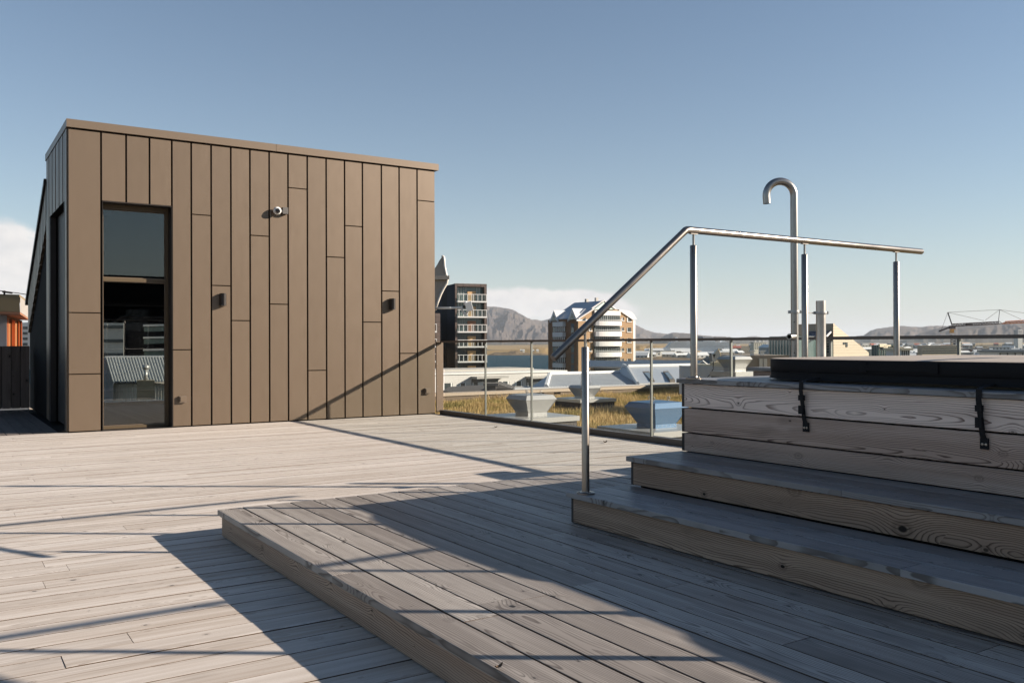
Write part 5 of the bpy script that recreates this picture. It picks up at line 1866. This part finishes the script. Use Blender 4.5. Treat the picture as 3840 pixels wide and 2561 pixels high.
for k in range(5):
    B3.rect(MB(), 3101, 3110, 1276 + k * 10, 1282 + k * 10, 1, 0.003, 0.06).build('window', glassy, t)
MB().box(1.5, B3.L[1] - 0.5, -7, -1.0, -22, B3.sz(3060, 1262, 1)[1], (B3.o, B3.e[1], B3.e[0], Z3)).build('glass_wing', glassg, t)
mb = MB()
for k in range(9):
    s0 = 1.5 + k * (B3.L[1] - 2) / 8
    mb.box(s0 - 0.06, s0 + 0.06, -7.1, -7.01, -20, B3.sz(3060, 1264, 1)[1], (B3.o, B3.e[1], B3.e[0], Z3))
mb.build('mullions', concrete, t)

# --- green glass building and concrete office block right of it
B4 = Block(3292, 210, 25, 3352, 3268, -21)
t = thing('green_glass_building', 'dark green glass building with cream stepped roof', 'building', B4.o)
zt = B4.sz(3300, 1294, 0)[1]
tealm = plain('teal_glass', (0.035, 0.06, 0.055), 0.15, 0, 0.7, var=0.3, scale=0.3)
B4.body(zt, tealm, t)
cream = plain('cream_render', (0.62, 0.53, 0.38), 0.7)
for q0, q1, r0, r1 in ((3293, 3318, 1290, 1301), (3308, 3324, 1297, 1307), (3318, 3334, 1293, 1299), (3348, 3351.5, 1296, 1323)):
    B4.rect(MB(), q0, q1, r0, r1, 0, 0.003, 0.5).build('cream_panel', cream, t)
for k in range(9):
    q = 3270 + k * 9
    B4.rect(MB(), q, q + 0.9, 1296, 1335, 0 if q > 3293 else 1, 0.003, 0.1).build('mullion', concrete, t)
B5 = Block(3458, 250, 12, 3590, 3440, -21)
t = thing('office_block', 'grey concrete office block with dark ribbon windows', 'building', B5.o)
B5.body(B5.sz(3520, 1295, 0)[1], wallm[3], t)
for k, r in enumerate((1297, 1305, 1313, 1321)):
    B5.rect(MB(), 3459, 3588, r, r + 4.4, 0, 0.003, 0.1).build('ribbon_window', glassy, t)
for q0, q1, r0, lab in ((3380, 3412, 1305, 'cream pavilion roof between glass building and office block'), (3747, 3860, 1313, 'long low white hall at the right edge of the town')):
    d = 190
    p = V(q0, r0, d)
    fr = (Vector((p.x, p.y, 0)), Vector(HR), Vector(HF), Z3)
    w = (q1 - q0) / FOC * d
    t = thing('low_hall', lab, 'building', (p.x, p.y, -21))
    MB().box(0, w, 0, 8, -21, p.z - 0.5, fr).build('walls', wallm[0], t)
    MB().box(-0.4, w + 0.4, -0.8, 8.3, p.z - 0.49, p.z, fr).build('roof', cream if q0 < 3400 else roofm_[4], t)
    for k in range(4):
        MB().box(w * k / 4 + 0.1, w * k / 4 + 0.25, -0.08, -0.003, -15, p.z - 0.6, fr).build('column', M['darkmetal'], t)
B6 = Block(3818, 1500, 10, 3834, 3801, -10)
t = thing('white_tower_block', 'white tower block rising above the railing at the far right', 'building', B6.o)
B6.body(B6.sz(3820, 1237, 0)[1], wallm[0], t)
for r in range(4):
    for k in range(3):
        B6.rect(MB(), 3820 + k * 4.6, 3822.4 + k * 4.6, 1240 + r * 4.5, 1242.4 + r * 4.5, 0, 0.01, 0.2).build('window', glassy, t)
        B6.rect(MB(), 3803 + k * 4.6, 3805.4 + k * 4.6, 1241 + r * 4.5, 1243.2 + r * 4.5, 1, 0.01, 0.2).build('window', glassy, t)

# --- tower crane
c7 = lambda q, r, d=620: V(3480 + q / 6.53, 1140 + r / 6.53, d)
t = thing('tower_crane', 'dark tower crane with orange cab and lattice jib over the town', 'crane', c7(610, 1100))
crm = plain('crane_steel', (0.055, 0.042, 0.038), 0.6)
cro = plain('crane_orange', (0.50, 0.17, 0.06), 0.6)


def lattice(a0, a1, b0, b1, n, mat, name, r=0.34):
    b = MB()
    b.tube([a0, a1], r, 4)
    b.tube([b0, b1], r, 4)
    for k in range(n):
        u, v, w = k / n, (k + 0.5) / n, (k + 1) / n
        b.tube([a0.lerp(a1, u), b0.lerp(b1, v)], r * 0.6, 4)
        b.tube([b0.lerp(b1, v), a0.lerp(a1, w)], r * 0.6, 4)
    return b.build(name, mat, t)


lattice(c7(600, 545), c7(1720, 490), c7(600, 490), c7(1740, 430), 14, crm, 'jib')
lattice(c7(1800, 480), c7(2600, 450), c7(1890, 430), c7(2600, 385), 9, cro, 'jib_tip')
MB().tube([c7(1740, 420), c7(1830, 482), c7(1720, 490)], 0.25, 4).build('jib_joint', crm, t)
lattice(c7(560, 760), c7(560, 1230), c7(665, 760), c7(665, 1230), 8, crm, 'mast', 0.34)
MB().tube([c7(270, 665), c7(600, 545)], 0.55, 4).build('counter_jib', crm, t)
MB().tube([c7(485, 205), c7(590, 520)], 0.45, 4).build('a_frame', crm, t)
MB().tube([c7(1755, 140), c7(1720, 470)], 0.22, 4).build('king_post', crm, t)
cb = MB()
for a, b_ in (((485, 205), (320, 650)), ((485, 205), (1755, 140)), ((485, 205), (1370, 410)), ((1755, 140), (2600, 255)), ((1755, 140), (1400, 400)), ((1755, 140), (2280, 375)), ((320, 650), (318, 720))):
    cb.tube([c7(*a), c7(*b_)], 0.11, 4)
cb.build('stay_cables', crm, t)
MB().box(-1.5, 1.5, -1.5, 1.5, -1.4, 1.3, (c7(605, 660), Vector(HR), Vector(HF), Z3)).build('cab', plain('cab_orange', (0.62, 0.30, 0.07), 0.5), t)
MB().box(0.3, 1.55, -1.55, -1.51, -1.2, 0.8, (c7(605, 660), Vector(HR), Vector(HF), Z3)).build('cab_window', whitem, t)
MB().box(-2, 2, -1, 1, -0.9, 0.7, (c7(1005, 505), Vector(HR), Vector(HF), Z3)).build('trolley', crm, t)
MB().box(-1.8, 1.8, -1.2, 1.2, -1.2, 0.8, (c7(590, 565), Vector(HR), Vector(HF), Z3)).build('slewing_unit', crm, t)

# --- cruise ship at the far quay
t = thing('cruise_ship', 'huge white cruise ship moored beyond the headland', 'ship', V(2620, 1312, 2080))
DS = 2080
k5 = lambda q, r, d=DS: V(2380 + q / 5.598, 1200 + r / 5.598, d)
shipw = plain('ship_white', (0.85, 0.86, 0.87), 0.5, var=0.05, scale=0.05)
shipd = plain('ship_window_band', (0.16, 0.20, 0.24), 0.4, var=0.3, scale=0.3)
dv = Vector(HF) * 36
MB().prism([k5(575, 628), k5(640, 585), k5(820, 590), k5(2085, 560), k5(2080, 640), k5(620, 650)], dv).build('hull', shipw, t)
for i in range(10):
    y0 = 452 + i * 15.5
    left = 790 - i * 14 + (0 if i else 30)
    right = 1690 + (350 if i >= 1 else 0) + min(i, 4) * 10
    MB().prism([k5(left, y0), k5(right, y0 - 2 + i), k5(right, y0 + 8 + i), k5(left - 6, y0 + 10)], dv).build('deck', shipw, t)
    MB().prism([k5(left + 14, y0 + 8, DS + 1.5), k5(right - 6, y0 + 6 + i, DS + 1.5), k5(right - 6, y0 + 14 + i, DS + 1.5), k5(left + 8, y0 + 16, DS + 1.5)], dv * 0.9).build('window_band', shipd, t)
MB().prism([k5(1330, 345), k5(1430, 345), k5(1440, 450), k5(1330, 450)], dv * 0.4).build('funnel', shipd, t)
MB().prism([k5(1480, 368), k5(1650, 362), k5(1690, 450), k5(1470, 450)], dv * 0.6).build('top_house', shipw, t)
MB().prism([k5(870, 365), k5(905, 362), k5(910, 450), k5(865, 450)], dv * 0.3).build('radar_mast', shipw, t)
MB().prism([k5(1840, 430), k5(1890, 428), k5(1910, 470), k5(1820, 470)], dv * 0.5).build('aft_house', shipw, t)

# ------------------------------------------------------------------ left edge: orange and brown neighbour
SW = V(50, 1285, 2) - V(50, 1285, 1)
t = thing('orange_house', 'neighbouring house with brown eaves and orange slatted wall', 'building', V(40, 1290, 44))
c0 = lambda q, r, d=44: V(q / 2.0643, 900 + r / 2.0643, d)
fas = plain('brown_fascia', (0.21, 0.145, 0.07), 0.6)
fasl = plain('grey_fascia', (0.30, 0.27, 0.24), 0.6)
MB().prism([c0(-260, 425), c0(150, 440), c0(155, 556), c0(-260, 545)], SW * 0.5).build('front_fascia', fas, t)
MB().prism([c0(156, 440), c0(220, 492, 49), c0(230, 610, 49), c0(156, 557)], SW * 0.4).build('side_fascia', fasl, t)
MB().prism([c0(-260, 430), c0(150, 442), c0(218, 490, 49), c0(-200, 470, 52)], Z3 * 0.12).build('roof', fas, t)
MB().prism([c0(-260, 548), c0(155, 558), c0(228, 608, 49), c0(-200, 590, 52)], -Z3 * 0.1).build('soffit', plain('red_soffit', (0.28, 0.12, 0.06), 0.7), t)
MB().prism([c0(-260, 560, 45.2), c0(52, 565, 45.2), c0(52, 900, 45.2), c0(-260, 900, 45.2)], SW * 4).build('grey_wall', plain('lilac_grey_wall', (0.30, 0.27, 0.27), 0.8), t)
orm = plain('orange_slat', (0.62, 0.16, 0.055), 0.6)
orb = plain('rust_recess', (0.22, 0.085, 0.025), 0.8)
MB().prism([c0(54, 590, 46), c0(172, 625, 49), c0(172, 900, 49), c0(54, 900, 46)], SW * 2).build('rust_wall', orb, t)
for q0, q1 in ((56, 66), (92, 117), (141, 151), (163, 170)):
    d = 45.7 + (q0 - 56) / 114 * 3
    MB().prism([c0(q0, 605 + (q0 - 56) * 0.25, d), c0(q1, 607 + (q1 - 56) * 0.25, d), c0(q1, 900, d), c0(q0, 900, d)], SW * 0.25).build('orange_slat', orm, t)
t = thing('grey_block', 'pale apartment block in the gap left of the pavilion', 'building', V(100, 1290, 140))
MB().prism([c0(172, 640, 140), c0(240, 636, 140), c0(240, 1000, 140), c0(172, 1000, 140)], SW * 10).build('walls', whitep, t)
for r in range(4):
    MB().prism([c0(176, 670 + r * 42, 139.8), c0(214, 670 + r * 42, 139.8), c0(214, 690 + r * 42, 139.8), c0(176, 690 + r * 42, 139.8)], SW * 0.15).build('window', glassy, t)
t = thing('roof_antenna', 'thin roof antenna with wires on the neighbouring house', 'antenna', c0(34, 430))
MB().tube([c0(34, 428), c0(34, 392)], 0.05, 5).build('mast', M['darkmetal'], t)
MB().tube([c0(20, 400), c0(95, 410)], 0.05, 5).build('boom', M['darkmetal'], t)
MB().tube([c0(-60, 385), c0(34, 398), c0(140, 412), c0(240, 428)], 0.02, 4).build('wire', M['darkmetal'], t)

# ------------------------------------------------------------------ houses seen through the pavilion's glass
Q = V
bk = V(500, 1285, 2) - V(500, 1285, 1)
t = thing('black_office_block', 'near black glass block seen through the tall pavilion window', 'building', Q(520, 1340, 95))
MB().prism([Q(400, 1130, 95), Q(700, 1130, 95), Q(700, 1700, 95), Q(400, 1700, 95)], bk * 15).build('walls', darkwall, t)
for r in range(3):
    MB().prism([Q(537, 1217 + r * 46, 94), Q(700, 1214 + r * 46, 94), Q(700, 1221 + r * 46, 94), Q(537, 1224 + r * 46, 94)], bk * 1).build('balcony', whitep, t)
    MB().prism([Q(540, 1226 + r * 46, 94.6), Q(700, 1222 + r * 46, 94.6), Q(700, 1240 + r * 46, 94.6), Q(540, 1244 + r * 46, 94.6)], bk * 0.3).build('window', glassg, t)
t = thing('added_rear_block', 'dark building added behind the viewpoint, mirrored in the tall window', 'building', (12, -40, -22))
MB().box(-8, 42, -52, -38, -22, 5.9).build('walls', darkwall, t)  # unseen block, added so the lower pane mirrors something dark instead of sky
for k in range(14):
    MB().box(-6 + k * 3.4, -4.6 + k * 3.4, -37.99, -37.9, 2.2, 3.6).build('window', glassy, t)
t = thing('grey_banded_block', 'light grey banded block seen through the tall pavilion window', 'building', Q(420, 1340, 92))
MB().prism([Q(330, 1206, 92), Q(464, 1206, 92), Q(464, 1600, 92), Q(330, 1600, 92)], bk * 2).build('walls', wallm[1], t)
for r in range(3):
    MB().prism([Q(332, 1220 + r * 52, 91.8), Q(462, 1220 + r * 52, 91.8), Q(462, 1232 + r * 52, 91.8), Q(332, 1232 + r * 52, 91.8)], bk * 0.1).build('ribbon_window', glassy, t)
t = thing('corrugated_house', 'corrugated metal house with chimney seen through the tall pavilion window', 'house', Q(500, 1490, 36))
def ribbed(a0, a1, b0, b1, n, amp, mat, name, parent):
    """profiled sheet between the edge a0-a1 and the edge b0-b1, ribs running from a to b"""
    nrm = (a1 - a0).cross(b0 - a0).normalized()
    if nrm.z < 0 or (abs(nrm.z) < 0.1 and nrm.dot(Vector(HF)) > 0):
        nrm = -nrm
    b = MB()
    for k in range(n * 4 + 1):
        u = k / (n * 4)
        o_ = nrm * (amp * (1, 1, 0, 0)[k % 4])
        b.v += [tuple(a0.lerp(a1, u) + o_), tuple(b0.lerp(b1, u) + o_)]
    for k in range(n * 4):
        b.f.append((2 * k, 2 * k + 2, 2 * k + 3, 2 * k + 1))
    return b.build(name, mat, parent)


ribbed(Q(397, 1341, 42), Q(680, 1339.5, 42), Q(424, 1433, 36), Q(710, 1433, 36), 26, 0.05, plain('pale_sheet_roof', (0.42, 0.43, 0.41), 0.5), 'roof', t)
ribbed(Q(424, 1440, 36.6), Q(700, 1440, 36.6), Q(424, 1560, 36.6), Q(700, 1560, 36.6), 26, 0.05, plain('cream_sheet_wall', (0.62, 0.58, 0.50), 0.6), 'walls', t)
MB().tube([Q(397, 1341, 41.9), Q(680, 1339, 41.9)], 0.09, 6).build('ridge_cap', whiteroof, t)
MB().prism([Q(426, 1442, 36.9), Q(700, 1442, 36.9), Q(700, 1560, 36.9), Q(426, 1560, 36.9)], bk * 3).build('core', concrete, t)
MB().prism([Q(330, 1345, 45), Q(397, 1341, 42), Q(424, 1433, 36.2), Q(424, 1600, 36.2), Q(330, 1600, 44)], bk * 0.3).build('gable_wall', plain('grey_gable', (0.2, 0.2, 0.2), 0.8), t)
ch = MB().prism([Q(514, 1427, 34), Q(580, 1427, 34), Q(580, 1498, 34), Q(514, 1498, 34)], bk * 0.7).build('chimney', plain('mossy_concrete', (0.22, 0.19, 0.13), 0.9, var=0.4, scale=6), t)
MB().tube([Q(547, 1427, 34.3), Q(547, 1385, 34.3)], 0.07, 10).build('flue', M['galv'], ch, True)
MB().lathe(Q(547, 1378, 34.3), [(0.05, -0.08), (0.13, -0.05), (0.14, 0.05), (0.05, 0.12)], 12).build('cowl', M['galv'], ch, True)
# ------------------------------------------------------------------ air
mt = bpy.data.materials.new('pale_air')
mt.use_nodes = True
mt.node_tree.nodes.clear()
ou = mt.node_tree.nodes.new('ShaderNodeOutputMaterial')
pv = mt.node_tree.nodes.new('ShaderNodeVolumePrincipled')
pv.inputs['Color'].default_value = (0.82, 0.90, 1.0, 1)
pv.inputs['Density'].default_value = 3.0e-5
pv.inputs['Anisotropy'].default_value = 0.0
mt.node_tree.links.new(pv.outputs[0], ou.inputs['Volume'])
hz = MB().box(-33000, 33000, -9000, 41000, ZSEA - 3, 560).build('haze', mt)
tag(hz, 'pale blue haze over the bay and the far mountains', 'haze')
hz['kind'] = 'stuff'
